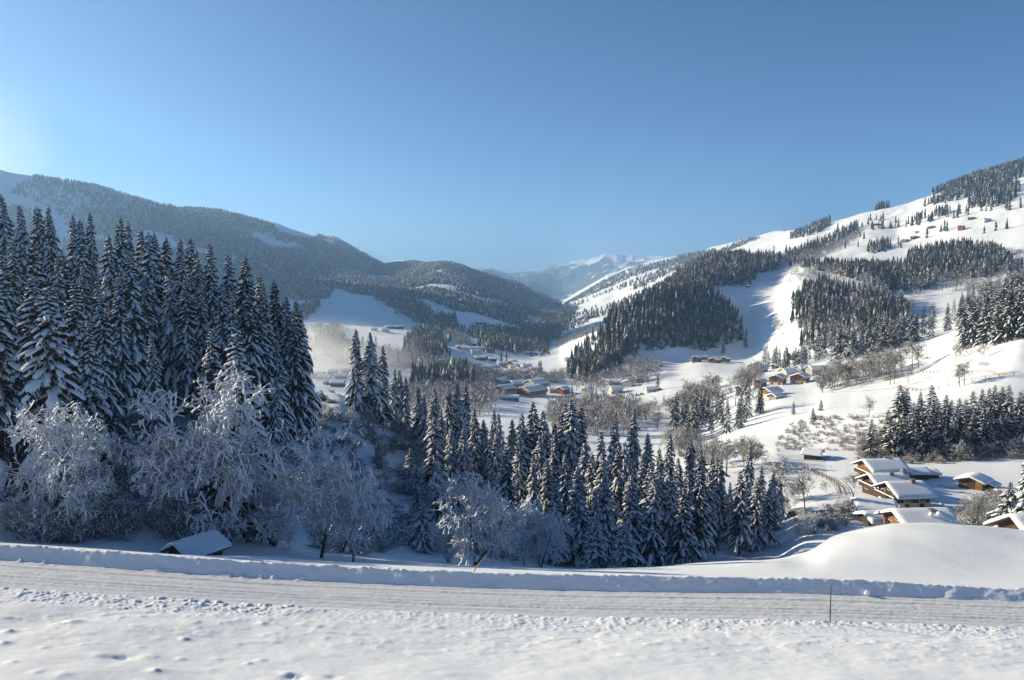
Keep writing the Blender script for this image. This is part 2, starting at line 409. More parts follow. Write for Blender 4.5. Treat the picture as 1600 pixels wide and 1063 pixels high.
Zg += gul2 * lg * .004 * fbm((Xg - .5 * Yg) / 90., (Yg + .4 * Xg) / 260., 4)
rock = smooth01(2600, 5200, Yg)
rg = fbm(Xg / 620., Yg / 900., 6)
Zg += rock * smooth01(5200, 9000, Yg) * (np.abs(rg) * -1 + .26) * 230 * (T > 19.2)
# footprints and clods in the near field (photo pixel, size)
def ground(X, Y):
    """terrain height at world (X, Y), vectorised"""
    X = np.atleast_1d(np.asarray(X, float)); Y = np.atleast_1d(np.asarray(Y, float))
    u = np.clip(X / np.maximum(Y, 1), US[0], US[-1])
    i = np.clip(np.searchsorted(US, u) - 1, 0, nu - 2)
    f = (u - US[i]) / (US[i + 1] - US[i])
    out = np.empty(len(X))
    for q in range(len(X)):
        a = np.interp(Y[q], Yg[:, i[q]], Zg[:, i[q]]); b = np.interp(Y[q], Yg[:, i[q] + 1], Zg[:, i[q] + 1])
        out[q] = a * (1 - f[q]) + b * f[q]
    return out

def at(px, Y, dz=0.0):
    """ground point at forward distance Y seen in photo column px"""
    X = (px - 800) / F * Y
    for _ in range(4):
        z = ground(X, Y)[0]; X = (px - 800) / F * (Y * CP - z * SP)
    return X, Y, float(ground(X, Y)[0]) + dz

def seen_at(px, py, y0, y1):
    """ground point between forward distances y0 and y1 seen at photo pixel (px, py)"""
    best = None
    for Y in np.exp(np.linspace(math.log(y0), math.log(y1), 90)):
        p = at(px, Y); e = abs(proj(*p)[1] - py)
        if best is None or e < best[0]: best = (e, p)
    return best[1]

# dents and clods in the near snow: (px, py, radius m, height m)
for px, py, r, hh in [(115,972,.55,.30),(14,988,.42,.34),(8,1005,.35,.26),(70,1012,.3,.14),(288,999,.28,.26),(155,1024,.5,.18),(193,1027,.55,-.30),(235,1027,.5,.16),
                      (283,1030,.3,.12),(340,1030,.3,.10),(245,1048,.4,.26),(408,1032,.3,.16),(460,1058,.6,-.32),(448,1054,.4,.2),(100,1055,.5,.18),(60,1050,.3,.1),
                      (387,1037,.25,.14),(130,1008,.3,.10),(217,1011,.3,.10),(290,963,.2,.12),(410,974,.3,.14),(76,963,.2,.14),(330,1048,.4,.1),(520,1058,.4,-.16),
                      (700,1052,.5,.06),(640,1050,.4,-.05),(20,1035,.3,.14),(150,1005,.3,.08),(820,1000,.4,.05)]:
    Y = 30.0
    for _ in range(40):
        X = (px - 800) / F * (Y * CP + 17 * SP); z = ground(X, Y)[0]
        e = proj(X, Y, z)[1] - py
        Y += e * 0.03
    dx = (Xg[:200] - X) / r; dy = (Yg[:200] - Y) / (r * .8)
    q = dx * dx + dy * dy
    Zg[:200] += hh * .40 * np.exp(-q * 1.6) * (1 + .5 * vnoise(Xg[:200] * 5, Yg[:200] * 5))

# dip for the lane by the farmsteads is drawn as a draped sheet further down
PXg, PYg = proj(Xg, Yg, Zg)

def grid_part(name, j0, j1, mats, mi=None, smooth=True):
    V = np.stack([Xg[j0:j1 + 1], Yg[j0:j1 + 1], Zg[j0:j1 + 1]], -1).reshape(-1, 3)
    n = j1 - j0
    idx = np.arange((n + 1) * nu).reshape(n + 1, nu)
    Q = np.stack([idx[:-1, :-1], idx[:-1, 1:], idx[1:, 1:], idx[1:, :-1]], -1).reshape(-1, 4)
    me = mesh_np(name, V, Q, mats, mi, smooth)
    o = link(name, me); o['kind'] = 'structure'
    return o

# mountain surface for slopes too far for single trees: woods below, snow on open and high ground
def mountain_mat():
    m = bpy.data.materials.new('mountain_slope'); m.use_nodes = True
    t = m.node_tree; L = t.links; p = t.nodes['Principled BSDF']; p.inputs['Roughness'].default_value = .9
    p.inputs['Specular IOR Level'].default_value = 0.1
    tc = t.nodes.new('ShaderNodeTexCoord')
    mp = t.nodes.new('ShaderNodeMapping'); mp.inputs['Scale'].default_value = (1, 1, 2.2); L.new(tc.outputs['Object'], mp.inputs[0])
    n = t.nodes.new('ShaderNodeTexNoise'); n.inputs['Scale'].default_value = 1 / 420.; n.inputs['Detail'].default_value = 7; n.inputs['Roughness'].default_value = .62
    L.new(mp.outputs[0], n.inputs['Vector'])
    s = t.nodes.new('ShaderNodeSeparateXYZ'); L.new(tc.outputs['Object'], s.inputs[0])
    r = t.nodes.new('ShaderNodeMapRange'); r.inputs[1].default_value = -50; r.inputs[2].default_value = 270; r.inputs[3].default_value = -.10; r.inputs[4].default_value = .16
    L.new(s.outputs[2], r.inputs[0])
    a = t.nodes.new('ShaderNodeMath'); L.new(n.outputs[0], a.inputs[0]); L.new(r.outputs[0], a.inputs[1])
    q = t.nodes.new('ShaderNodeMapRange'); q.inputs[1].default_value = .50; q.inputs[2].default_value = .60; L.new(a.outputs[0], q.inputs[0])
    x = t.nodes.new('ShaderNodeMix'); x.data_type = 'RGBA'; x.inputs[6].default_value = (.07, .08, .08, 1); x.inputs[7].default_value = (*SNOW, 1)
    L.new(q.outputs[0], x.inputs[0]); L.new(x.outputs[2], p.inputs['Base Color'])
    M['mountain'] = m
mountain_mat()
ct = np.concatenate([[0], np.cumsum(seg)])
grid_part('snow_field', ct[0], ct[2], M['snow'])
grid_part('road', ct[2], ct[3], M['packed_snow'])
grid_part('ground', ct[3], ct[9], M['snow'])
grid_part('valley', ct[9], ct[14], M['snow'])
grid_part('hills', ct[14], ct[20], M['snow'])
grid_part('mountains', ct[20], ct[22], M['mountain'])
# the slope the viewer stands on
xs = np.linspace(-57, 57, 60); ysb = np.linspace(-60, 26, 40)
XX, YY = np.meshgrid(xs, ysb)
z1 = np.interp(xs / 26.0, US, Zg[0])[None, :]
ZZ = z1 + (26 - YY) * (0.28 + 0.12 * smooth01(26, 0, YY)) + 0.0 * XX
idx = np.arange(XX.size).reshape(XX.shape)
Q = np.stack([idx[:-1, :-1], idx[:-1, 1:], idx[1:, 1:], idx[1:, :-1]], -1).reshape(-1, 4)
o = link('slope', mesh_np('slope', np.stack([XX, YY, ZZ], -1).reshape(-1, 3), Q, M['snow'], None, True)); o['kind'] = 'structure'
# ------------------------------------------------------------------ trees: prototypes
def spruce_arrays(h, seed, ratio=.145, snow=.75, dens=1.0, clear=.05, droop=1.0, twigs=7):
    """crown and snow load of a drooping, snow laden spruce -> (V, Q) pairs"""
    r = np.random.RandomState(seed)
    R = h * ratio
    Vc, Qc, Vs, Qs = [], [], [], []
    nc = ns = 0
    z = clear * h
    brs = []
    lop = r.rand(8) * .4 + .80
    az = r.rand() * 6.28; ox = r.rand() * 50
    while z < h * .985:
        t = z / h
        az += 2.39996 + r.uniform(-.35, .35)
        L = (R * ((1 - t) ** .82) * (1.0 - .25 * max(0, .12 - t) / .12) * r.uniform(.70, 1.12) * lop[int((az % 6.2832) / 6.2832 * 8) % 8] * r.choice([1, 1, 1, .72, 1.15])
             * (1 + .30 * float(vnoise(z * .35 + ox, 2.0))) + .14)
        brs.append((az, z, L, t))
        z += (0.34 + .42 * (1 - t)) / dens * (h / 22.0) ** .5 / (6.0 if t < .85 else 4.5)
    N = 6
    s = np.linspace(0, 1, N)
    for az, z, L, t in brs:
        rad = np.array([cos(az), sin(az), 0.0]); side = np.array([-sin(az), cos(az), 0.0])
        e0 = radians(r.uniform(-12, 8) + 26 * t ** 3); e1 = e0 - radians(r.uniform(50, 80) * droop * (1 - .45 * t))
        e = e0 + (e1 - e0) * np.minimum(1, s * 1.25) ** .8; e[-1] += radians(12)
        st = L / (N - 1)
        dr = np.concatenate([[0], np.cumsum(np.cos(e[:-1]) * st)]); dz = np.concatenate([[0], np.cumsum(np.sin(e[:-1]) * st)])
        swing = r.uniform(-.22, .22) * L * s ** 2
        P = rad * dr[:, None] + np.array([0, 0, 1.0]) * (z + dz)[:, None] + side * swing[:, None]
        T = np.gradient(P, axis=0); T /= np.linalg.norm(T, axis=1)[:, None]
        # twigs, both sides, hanging
        w0 = .10 + .022 * L
        sp = np.linspace(.16, .97, twigs)
        for sg in (-1, 1):
            for q in sp:
                i = min(int(q * (N - 1)), N - 2); f = q * (N - 1) - i
                p = P[i] * (1 - f) + P[i + 1] * f; tg = T[i]
                l = L * (.34 * (1 - .55 * q) + .05) * r.uniform(.7, 1.25) + .10
                d = tg * .55 + side * sg * .62 + np.array([0, 0, -r.uniform(.35, 1.0)])
                d /= np.linalg.norm(d)
                a = p - tg * w0; b = p + tg * w0; c = p + d * l + tg * w0 * .25; e_ = p + d * l - tg * w0 * .25
                Vc += [a, b, c, e_]; Qc.append((nc, nc + 1, nc + 2, nc + 3)); nc += 4
                if r.rand() < .34 * snow:
                    up = np.array([0, 0, .05]) ; k0 = r.uniform(.0, .3); k1 = r.uniform(.6, .95); ww = w0 * r.uniform(.55, 1.0)
                    Vs += [p + d * l * k0 - tg * ww + up, p + d * l * k0 + tg * ww + up, p + d * l * k1 + tg * ww * .5 + up, p + d * l * k1 - tg * ww * .5 + up]
                    Qs.append((ns, ns + 1, ns + 2, ns + 3)); ns += 4
        # hanging curtain along the spine (dark body of the bough)
        for i in range(1, N - 1):
            hl = (.20 + .10 * L) * r.uniform(.6, 1.3)
            Vc += [P[i], P[i + 1], P[i + 1] + np.array([0, 0, -hl * .8]) + rad * .05, P[i] + np.array([0, 0, -hl]) + rad * .05]
            Qc.append((nc, nc + 1, nc + 2, nc + 3)); nc += 4
        # snow load along the spine: a ridged, lumpy strip
        if r.rand() < snow * (.55 + 1.5 * float(vnoise(az * 1.3 + ox, z * .45) + .5)):
            i0 = 1 if L > .8 else 0
            hw = (.10 + .072 * L) * r.uniform(.6, 1.4)
            i1 = N if r.rand() < .8 else N - 1
            rows = []
            for i in range(i0, i1):
                w_ = hw * r.uniform(.6, 1.25) * (1.0 if i < N - 1 else .45)
                th = (.07 + .035 * L) * r.uniform(.7, 1.4)
                sd = np.cross(T[i], np.array([0, 0, 1.0])); sd /= max(np.linalg.norm(sd), 1e-4)
                nr = np.cross(sd, T[i])
                rows.append((P[i] + sd * w_ - nr * .02, P[i] + sd * w_ * .45 + nr * th, P[i] - sd * w_ * .45 + nr * th, P[i] - sd * w_ - nr * .02))
            b0 = ns
            for rw in rows: Vs += list(rw); ns += 4
            for i in range(len(rows) - 1):
                for k in range(3):
                    Qs.append((b0 + i * 4 + k, b0 + i * 4 + k + 1, b0 + i * 4 + 5 + k, b0 + i * 4 + 4 + k))
    # leader
    for k in range(5):
        az = r.rand() * 6.28; d = np.array([cos(az) * .12, sin(az) * .12, -.25]); p = np.array([0, 0, h])
        Vc += [p, p + d, p + d * 2 + np.array([.05, 0, 0]), p + np.array([.05, 0, -.2])]; Qc.append((nc, nc + 1, nc + 2, nc + 3)); nc += 4
    return np.array(Vc), np.array(Qc), np.array(Vs), np.array(Qs)

def trunk_mesh(name, h, r0, mats, seed=0):
    r = np.random.RandomState(seed); n = 8; L = 7
    V = []; Q = []
    for i in range(L):
        t = i / (L - 1); rr = r0 * (1 - t) ** .9 * (1.25 if i == 0 else 1) + .015
        ox, oy = r.uniform(-.05, .05, 2) * (i > 0)
        for k in range(n): V.append((ox + rr * cos(6.2832 * k / n), oy + rr * sin(6.2832 * k / n), -0.6 + (h + .55) * t))
    for i in range(L - 1):
        for k in range(n): Q.append((i * n + k, i * n + (k + 1) % n, (i + 1) * n + (k + 1) % n, (i + 1) * n + k))
    return mesh_np(name, V, np.array(Q), mats, None, True)

SPR = []      # (height, crown mesh, snow mesh, trunk mesh)
for k, (h, ratio, sn, cl, dr) in enumerate([(22, .205, .72, .05, 1.22), (22, .18, .58, .10, 1.25), (22, .22, .95, .04, 1.2), (22, .19, .50, .16, 1.15), (22, .165, .80, .06, 1.3), (22, .23, .70, .03, 1.1), (22, .20, .42, .08, 1.25), (22, .17, .62, .03, 1.35), (22, .225, .50, .12, 1.2), (22, .185, .88, .05, 1.05)]):
    Vc, Qc, Vs, Qs = spruce_arrays(h, 100 + k, ratio, sn, 1.0, cl, dr)
    SPR.append((h, mesh_np('spruce_crown', Vc, Qc, M['needles']), mesh_np('spruce_snow', Vs, Qs, M['tree_snow']), trunk_mesh('spruce_trunk', h, .24, M['bark'], k)))
SPM = []      # lighter version for the middle distance
for k, (h, ratio, sn, cl, dr) in enumerate([(18, .20, .26, .05, .95), (18, .18, .18, .08, 1.0), (18, .22, .34, .04, .9), (18, .195, .22, .1, 1.0)]):
    Vc, Qc, Vs, Qs = spruce_arrays(h, 200 + k, ratio, sn, .62, cl, dr, 5)
    SPM.append((h, mesh_np('spruce_crown', Vc, Qc, M['needles']), mesh_np('spruce_snow', Vs, Qs, M['tree_snow']), trunk_mesh('spruce_trunk', h, .20, M['bark'], k)))

SPL = []
for k, (ratio, sn) in enumerate([(.20, .30), (.18, .22), (.22, .38)]):
    Vc, Qc, Vs, Qs = spruce_arrays(18, 240 + k, ratio, sn, .45, .06, .95, 3)
    SPL.append((18, ((Vc, Qc), (Vs, Qs))))

def put_spruce(px, Y, top=None, h=None, proto=None, rz=None, rng=None, wide=1.0, sets=None, pos=None):
    """a spruce standing on the ground at column px, distance Y; its tip at photo row top, or of height h"""
    sets = sets or SPR
    X, Y, z = pos if pos is not None else at(px, Y)
    if top is not None: h = zy(top) * Y - z
    P = sets[proto if proto is not None else rng.randint(len(sets))]
    r = empty('spruce', (X, Y, z), rng.uniform(0, 6.28) if rz is None else rz)
    s = h / P[0]; sw = s * .35 + .65 * min(1.15, max(.55, h / P[0]))
    wide = wide * rng.uniform(.86, 1.16); r.rotation_euler[0] = rng.uniform(-.03, .03); r.rotation_euler[1] = rng.uniform(-.03, .03)
    r.scale = (sw * wide, sw * wide, s)
    link('trunk', P[3], r); link('crown', P[1], r); link('snow_load', P[2], r)
    r['category'] = 'spruce'
    return r

# broadleaf: branching skeleton, rods with snow on their upper sides
def branch_segments(h, spread, seed, limbs=8, trunk_frac=.35, sub=(7, 6, 4), up=.45, weep=.3, stems=1, rmul=1.0):
    r = np.random.RandomState(seed); S = []
    def grow(p, d, length, rad, level):
        n = 4 if level < 2 else (3 if level == 2 else 2)
        pts = [p]; dirs = []
        st = length / n
        for i in range(n):
            d = d + r.normal(0, (.05 if level == 0 else .16 + .05 * level), 3)
            d[2] += (.10 if level == 0 else (.06 if level == 1 else -weep * (.6 if level == 2 else 1.0)))
            d = d / np.linalg.norm(d)
            q = p + d * st
            r0 = rad * (1 - i / n * .62); r1 = rad * (1 - (i + 1) / n * .62)
            S.append((p, q, r0, r1, level)); p = q; pts.append(p); dirs.append(d)
        if level >= len(sub): return
        for k in range(sub[level]):
            t = r.uniform(.25 if level else trunk_frac, 1.0) * n; i = min(int(t), n - 1)
            q = pts[i] + (pts[i + 1] - pts[i]) * (t - i)
            a = dirs[i]; b = r.normal(0, 1, 3); b -= a * b.dot(a); b /= np.linalg.norm(b)
            sp = spread if level == 0 else .85
            nd = a * r.uniform(.35, .8) + b * sp; nd[2] = nd[2] * .8 + up * (.7 if level < 1 else .25); nd /= np.linalg.norm(nd)
            l = length * (r.uniform(.42, .62) if level == 0 else r.uniform(.38, .58)) * (1.15 - .35 * (t / n) if level == 0 else 1)
            grow(q, nd, l, max(.012, rad * (.42 if level == 0 else .5)), level + 1)
    for k in range(stems):
        d = np.array([r.normal(0, .05 if stems == 1 else .38), r.normal(0, .05 if stems == 1 else .38), 1.0])
        grow(np.array([r.normal(0, .02 * h) * (stems > 1), r.normal(0, .02 * h) * (stems > 1), -.4]), d / np.linalg.norm(d), h * (.82 if stems == 1 else r.uniform(.6, .85)), h * .017 * rmul, 0)
    return S

def rods(S, twig_r, thick=1.0, flat=1.0):
    """3-sided rods with a flat snow lid"""
    P0 = np.array([s[0] for s in S]); P1 = np.array([s[1] for s in S])
    R0 = np.array([max(s[2], twig_r * (1.0 if s[4] < 3 else .8)) for s in S])[:, None] * thick; R1 = np.array([max(s[3], twig_r * .75) for s in S])[:, None] * thick
    D = P1 - P0; D /= np.maximum(np.linalg.norm(D, axis=1), 1e-6)[:, None]
    A = np.cross(D, np.array([0, 0, 1.0]) + 0 * D); na = np.linalg.norm(A, axis=1)[:, None]
    A = np.where(na > .05, A / np.maximum(na, 1e-6), np.array([1.0, 0, 0]))
    B = np.cross(A, D)                                    # points up
    tri = [(1.0, .45), (-1.0, .45), (0, -1.0)]
    wd = np.array([flat if s[4] >= 2 else 1.0 for s in S])[:, None]
    V = np.stack([P0 + (A * a * wd + B * b) * R0 for a, b in tri] + [P1 + (A * a * wd + B * b) * R1 for a, b in tri], 1)
    n = len(S); base = (np.arange(n) * 6)[:, None]
    Q = np.concatenate([base + np.array([[0, 3, 4, 1]]), base + np.array([[1, 4, 5, 2]]), base + np.array([[2, 5, 3, 0]])], 0)
    return V.reshape(-1, 3), Q

def split_tree(S, twig_r, thick, matname, tname='bark'):
    big = [s for s in S if s[4] == 0]; small = [s for s in S if s[4] > 0]
    Vb, Qb = rods(big, .03); Vs, Qs = rods(small, twig_r, thick, 2.0 if matname == 'frost_twig' else 1.0)
    return mesh_np('bare_trunk', Vb, Qb, M[tname if tname in M else 'bark']), mesh_np('bare_crown', Vs, Qs, M[matname])

snowy('limb', (0.06, 0.050, 0.044), (0.09, 0.078, 0.07), .0, .4, 1.2, 1.2, var=.1)
FRO = []      # frosted broadleaf trees of unit height 12 m
for k, (sp, limbs, sub, up, weep, stems, tf) in enumerate([
        (1.15, 9, (16, 9, 7, 3), .32, .20, 1, .06), (.8, 8, (10, 8, 6, 2), .45, .16, 2, .12), (.62, 7, (12, 8, 5, 2), .55, .20, 1, .12), (.7, 6, (9, 7, 6, 1), .5, .10, 4, .1)]):
    S = branch_segments(12, sp, 300 + k, limbs, tf, sub, up, weep, stems, 1.25 if k == 0 else 1.0)
    FRO.append((12,) + split_tree(S, .046 if k == 0 else .042, 1.0, 'frost_twig', 'limb'))
BAR = []      # bare brown trees with a little snow, unit height 10 m
for k, (sp, sub, up, weep, stems) in enumerate([(.55, (10, 7, 5), .55, .04, 1), (.45, (11, 7, 4), .65, .03, 1), (.6, (8, 6, 5), .5, .06, 3), (.8, (10, 7, 5), .4, .08, 1)]):
    S = branch_segments(10, sp, 400 + k, 7, .18, sub, up, weep, stems)
    BAR.append((10,) + split_tree(S, .045, 1.0, 'bare_twig', 'limb'))
SHR = []      # shrubs 4 m, arrays only (merged into the ground cover)
for k in range(4):
    S = branch_segments(4, .8, 500 + k, 5, .05, (6, 4), .5, .30, 4)
    SHR.append(rods(S, .055, 1.0))
SHR2 = []
for k in range(3):
    S = branch_segments(4, .7, 520 + k, 5, .05, (6, 4), .5, .15, 4)
    SHR2.append(rods(S, .05, 1.0))

def put_tree(sets, px, Y, top=None, h=None, proto=0, rz=0.0, wide=1.0, name='bare_tree', pos=None):
    X, Y, z = pos if pos is not None else at(px, Y)
    if top is not None: h = zy(top) * Y - z
    P = sets[proto]
    r = empty(name, (X, Y, z), rz)
    s = h / P[0]; r.scale = (s * wide, s * wide, s)
    link('trunk', P[1], r); link('crown', P[2], r)
    r['category'] = 'tree'
    return r

# small far spruces as plain arrays
def far_spruce(seed, sides=6, tiers=3):
    r = np.random.RandomState(seed); V = []; T = []
    for k in range(tiers):
        z0 = .04 + .29 * k; z1 = z0 + (.50 if k < tiers - 1 else .38); R = .165 * (1 - .27 * k)
        b = len(V)
        a0 = r.rand() * 6
        for i in range(sides):
            a = a0 + i * 6.2832 / sides; q = R * (r.uniform(.62, 1.2)); V.append((q * cos(a), q * sin(a), z0 + r.uniform(-.06, .05)))
        V.append((r.uniform(-.01, .01), r.uniform(-.01, .01), min(z1, 1.0)))
        for i in range(sides): T.append((b + i, b + (i + 1) % sides, b + sides))
    return np.array(V), np.array(T)
FAR = [far_spruce(k) for k in range(6)]
FARL = [far_spruce(20 + k, 5, 2) for k in range(5)]
def far_round(seed):
    """far bare crown: a loose spray of thin twigs over a stem"""
    r = np.random.RandomState(seed); V = []; T = []
    for k in range(64):
        c = r.normal(0, 1, 3); c /= np.linalg.norm(c); q = r.uniform(.15, 1) ** .5
        c = np.array([c[0] * .27 * q, c[1] * .27 * q, .56 + c[2] * .34 * q])
        d = c - np.array([0, 0, .25]); d /= np.linalg.norm(d); d = d * r.uniform(.10, .20) + r.normal(0, .03, 3)
        s_ = np.cross(d, r.normal(0, 1, 3)); s_ *= r.uniform(.010, .022) / max(np.linalg.norm(s_), 1e-6)
        b = len(V); V += [c - s_, c + s_, c + d]; T.append((b, b + 1, b + 2))
    b = len(V); V += [(-.025, 0, -.05), (.025, 0, -.05), (0, 0, .7)]; T.append((b, b + 1, b + 2))
    return np.array(V), np.array(T)
ROUND = [far_round(60 + k) for k in range(5)]

def merged_pair(name, protos, P, H, rng, label, cat, wide=1.0):
    """like merged, for spruces made of a crown and a snow load"""
    Vs, Qs, Ms, off = [], [], [], 0
    for p, hh in zip(P, H):
        k = rng.randint(len(protos)); h0, parts = protos[k]; a = rng.uniform(0, 6.28); c, s_ = cos(a), sin(a); f = hh / h0; fw = f * wide * rng.uniform(.9, 1.15)
        for mi, (V, Q) in enumerate(parts):
            Vs.append(np.stack([(V[:, 0] * c - V[:, 1] * s_) * fw + p[0], (V[:, 0] * s_ + V[:, 1] * c) * fw + p[1], V[:, 2] * f + p[2]], -1))
            Qs.append(Q + off); Ms.append(np.full(len(Q), mi)); off += len(V)
    o = link(name, mesh_np(name, np.concatenate(Vs), np.concatenate(Qs), [M['needles'], M['tree_snow']], np.concatenate(Ms)))
    return tag(o, label, cat, None, 'stuff')

def merged(name, protos, P, H, rng, mats, label, cat, wide=1.0, kind='stuff'):
    """copies of small prototypes standing at P (n,3), heights H, as one mesh"""
    P = np.asarray(P); H = np.asarray(H); n = len(P)
    which = rng.randint(0, len(protos), n); ang = rng.uniform(0, 6.2832, n); sw = rng.uniform(.85, 1.2, n) * wide
    Vs, Ts, off = [], [], 0
    for k, (V, T) in enumerate(protos):
        I = np.where(which == k)[0]
        if not len(I): continue
        c = np.cos(ang[I])[:, None]; s = np.sin(ang[I])[:, None]
        x = (V[None, :, 0] * c - V[None, :, 1] * s) * (H[I] * sw[I])[:, None] + P[I, 0][:, None]
        y = (V[None, :, 0] * s + V[None, :, 1] * c) * (H[I] * sw[I])[:, None] + P[I, 1][:, None]
        z = V[None, :, 2] * H[I][:, None] + P[I, 2][:, None]
        Vs.append(np.stack([x, y, z], -1).reshape(-1, 3))
        Ts.append((T[None] + (np.arange(len(I)) * len(V))[:, None, None] + off).reshape(-1, T.shape[1])); off += len(I) * len(V)
    o = link(name, mesh_np(name, np.concatenate(Vs), np.concatenate(Ts), mats))
    tag(o, label, cat, None, kind)
    return o

# scatter on the terrain inside photo-pixel outlines, by true ground area
CELLX = .25 * (Xg[:-1, :-1] + Xg[1:, :-1] + Xg[:-1, 1:] + Xg[1:, 1:])
CELLY = .25 * (Yg[:-1, :-1] + Yg[1:, :-1] + Yg[:-1, 1:] + Yg[1:, 1:])
CELLZ = .25 * (Zg[:-1, :-1] + Zg[1:, :-1] + Zg[:-1, 1:] + Zg[1:, 1:])
AREA = np.abs((Xg[:-1, 1:] - Xg[:-1, :-1]) * (Yg[1:, :-1] - Yg[:-1, :-1]))
CPXX, CPYY = proj(CELLX, CELLY, CELLZ)
def scatter(polys, y0, y1, n=None, spacing=None, rng=None, holes=(), keep=None, nmax=60000):
    mk = np.zeros(CPXX.shape, bool)
    for p in polys: mk |= inpoly(CPXX, CPYY, p)
    for p in holes: mk &= ~inpoly(CPXX, CPYY, p)
    mk &= (CELLY > y0) & (CELLY < y1)
    if keep is not None: mk &= keep(CELLX, CELLY, CPXX, CPYY)
    J, I = np.where(mk)
    if not len(J): print('EMPTY scatter', polys[0][:2]); return np.zeros((0, 3))
    wgt = AREA[J, I]; tot = wgt.sum()
    if n is None: n = int(min(nmax, tot / spacing ** 2))
    if VERBOSE: print('scatter', polys[0][0], 'area', int(tot), 'n', n)
    q = rng.choice(len(J), n, p=wgt / tot); j = J[q]; i = I[q]; a = rng.rand(n); b = rng.rand(n)
    f = lambda G: (G[j, i] * (1 - a) + G[j + 1, i] * a) * (1 - b) + (G[j, i + 1] * (1 - a) + G[j + 1, i + 1] * a) * b
    return np.stack([f(Xg), f(Yg), f(Zg)], -1)
VERBOSE = False
ORD = ('first second third fourth fifth sixth seventh eighth ninth tenth eleventh twelfth thirteenth fourteenth fifteenth sixteenth seventeenth eighteenth nineteenth twentieth '
       'twenty-first twenty-second twenty-third twenty-fourth twenty-fifth twenty-sixth twenty-seventh twenty-eighth twenty-ninth thirtieth thirty-first thirty-second thirty-third thirty-fourth thirty-fifth '
       'thirty-sixth thirty-seventh thirty-eighth thirty-ninth fortieth forty-first forty-second forty-third forty-fourth forty-fifth forty-sixth forty-seventh forty-eighth forty-ninth fiftieth').split()
# ------------------------------------------------------------------ near spruces: (photo column of the tip, row of the tip, distance, prototype or None, label or None)
rg_ = np.random.RandomState(77)
WOODL = 'spruces of the dense wood on the shaded slope'
left_front = [
 (8,417,73,0,'snow laden spruce cut by the picture edge, front of the shaded wood'),
 (91,443,70,2,'tall heavily snowed spruce rising directly behind the white frosted tree at the wood corner'),
 (67,428,82,0,'dark spruce half hidden behind the heavily snowed corner spruce'),
 (126,440,84,1,'slim spruce just inside the wood between corner spruce and bushy frosted tree'),
 (147,497,77,4,'narrow drooping spruce reaching the ground in front of the dark wood'),
 (244,515,101,4,'lone small spruce on the open snowy glade before bare trunks'),
 (380,517,75,2,'very heavily snowed spruce with long bent boughs beside the great frosted tree'),
 (338,511,88,1,'dark spruce rising behind the crown of the great frosted tree'),
 (440,530,132,4,'short pale spruce at the foot of the wood edge group'),
 (432,588,118,0,'low snowy spruce below the wood edge group'),
]
left_back = [(5,308,128),(25,303,125),(52,320,124),(64,322,138),(77,323,128),(97,319,124),(125,336,128),(139,342,122),(153,331,130),(175,366,112),(189,336,126),(198,348,138),(217,344,128),
 (234,359,132),(242,362,122),(255,362,128),(264,369,138),(286,373,126),(302,373,132),(309,372,140),(322,388,130),(332,380,138),(341,392,128),(365,397,136),(383,400,132),(391,409,142),
 (406,428,138),(425,442,136),(442,439,140),(456,461,138),(469,467,144),(476,480,147),(462,500,136),(448,470,147)]
left_mid = [(38,372,104),(66,380,100),(94,400,104),(112,392,110),(160,430,100),(169,450,96),(195,425,108),(212,390,112),(228,428,115),(275,420,118),(296,430,116),(318,432,118),(350,440,116),
 (372,452,112),(400,460,122),(418,470,124),(20,395,95),(140,410,116),(262,440,122)]
for (px, py, Y, k, lab) in left_front:
    o = put_spruce(px, Y, top=py, proto=k, rng=rg_, wide=1.12 if Y < 90 else 1.0)
    tag(o, lab, None, WOODL)
left_front_n = len(left_front)
for lst, what in ((sorted(left_back), 'back row of the shaded wood'), (sorted(left_mid), 'middle row of the shaded wood')):
    for i, (px, py, Y) in enumerate(lst):
        o = put_spruce(px, Y, top=py, rng=rg_, wide=.88)
        tag(o, '%s spruce from the picture edge in the %s' % (ORD[i], what), None, WOODL)

# the wood goes on beyond the picture edge and keeps the hollow in shade
off = np.random.RandomState(31)
for X in np.arange(-118, -46, 7.0):
    for Y in (74, 84, 95, 108, 122):
        x = X + off.uniform(-2.5, 2.5); y = Y + off.uniform(-4, 4)
        if proj(x, y, -20)[0] > -25: continue
        o = put_spruce(0, 0, h=off.uniform(20, 26), rng=off, pos=(x, y, float(ground(x, y)[0])))
        tag(o, 'spruce of the shaded wood standing beyond the picture edge', None, 'spruces of the wood beyond the picture edge')

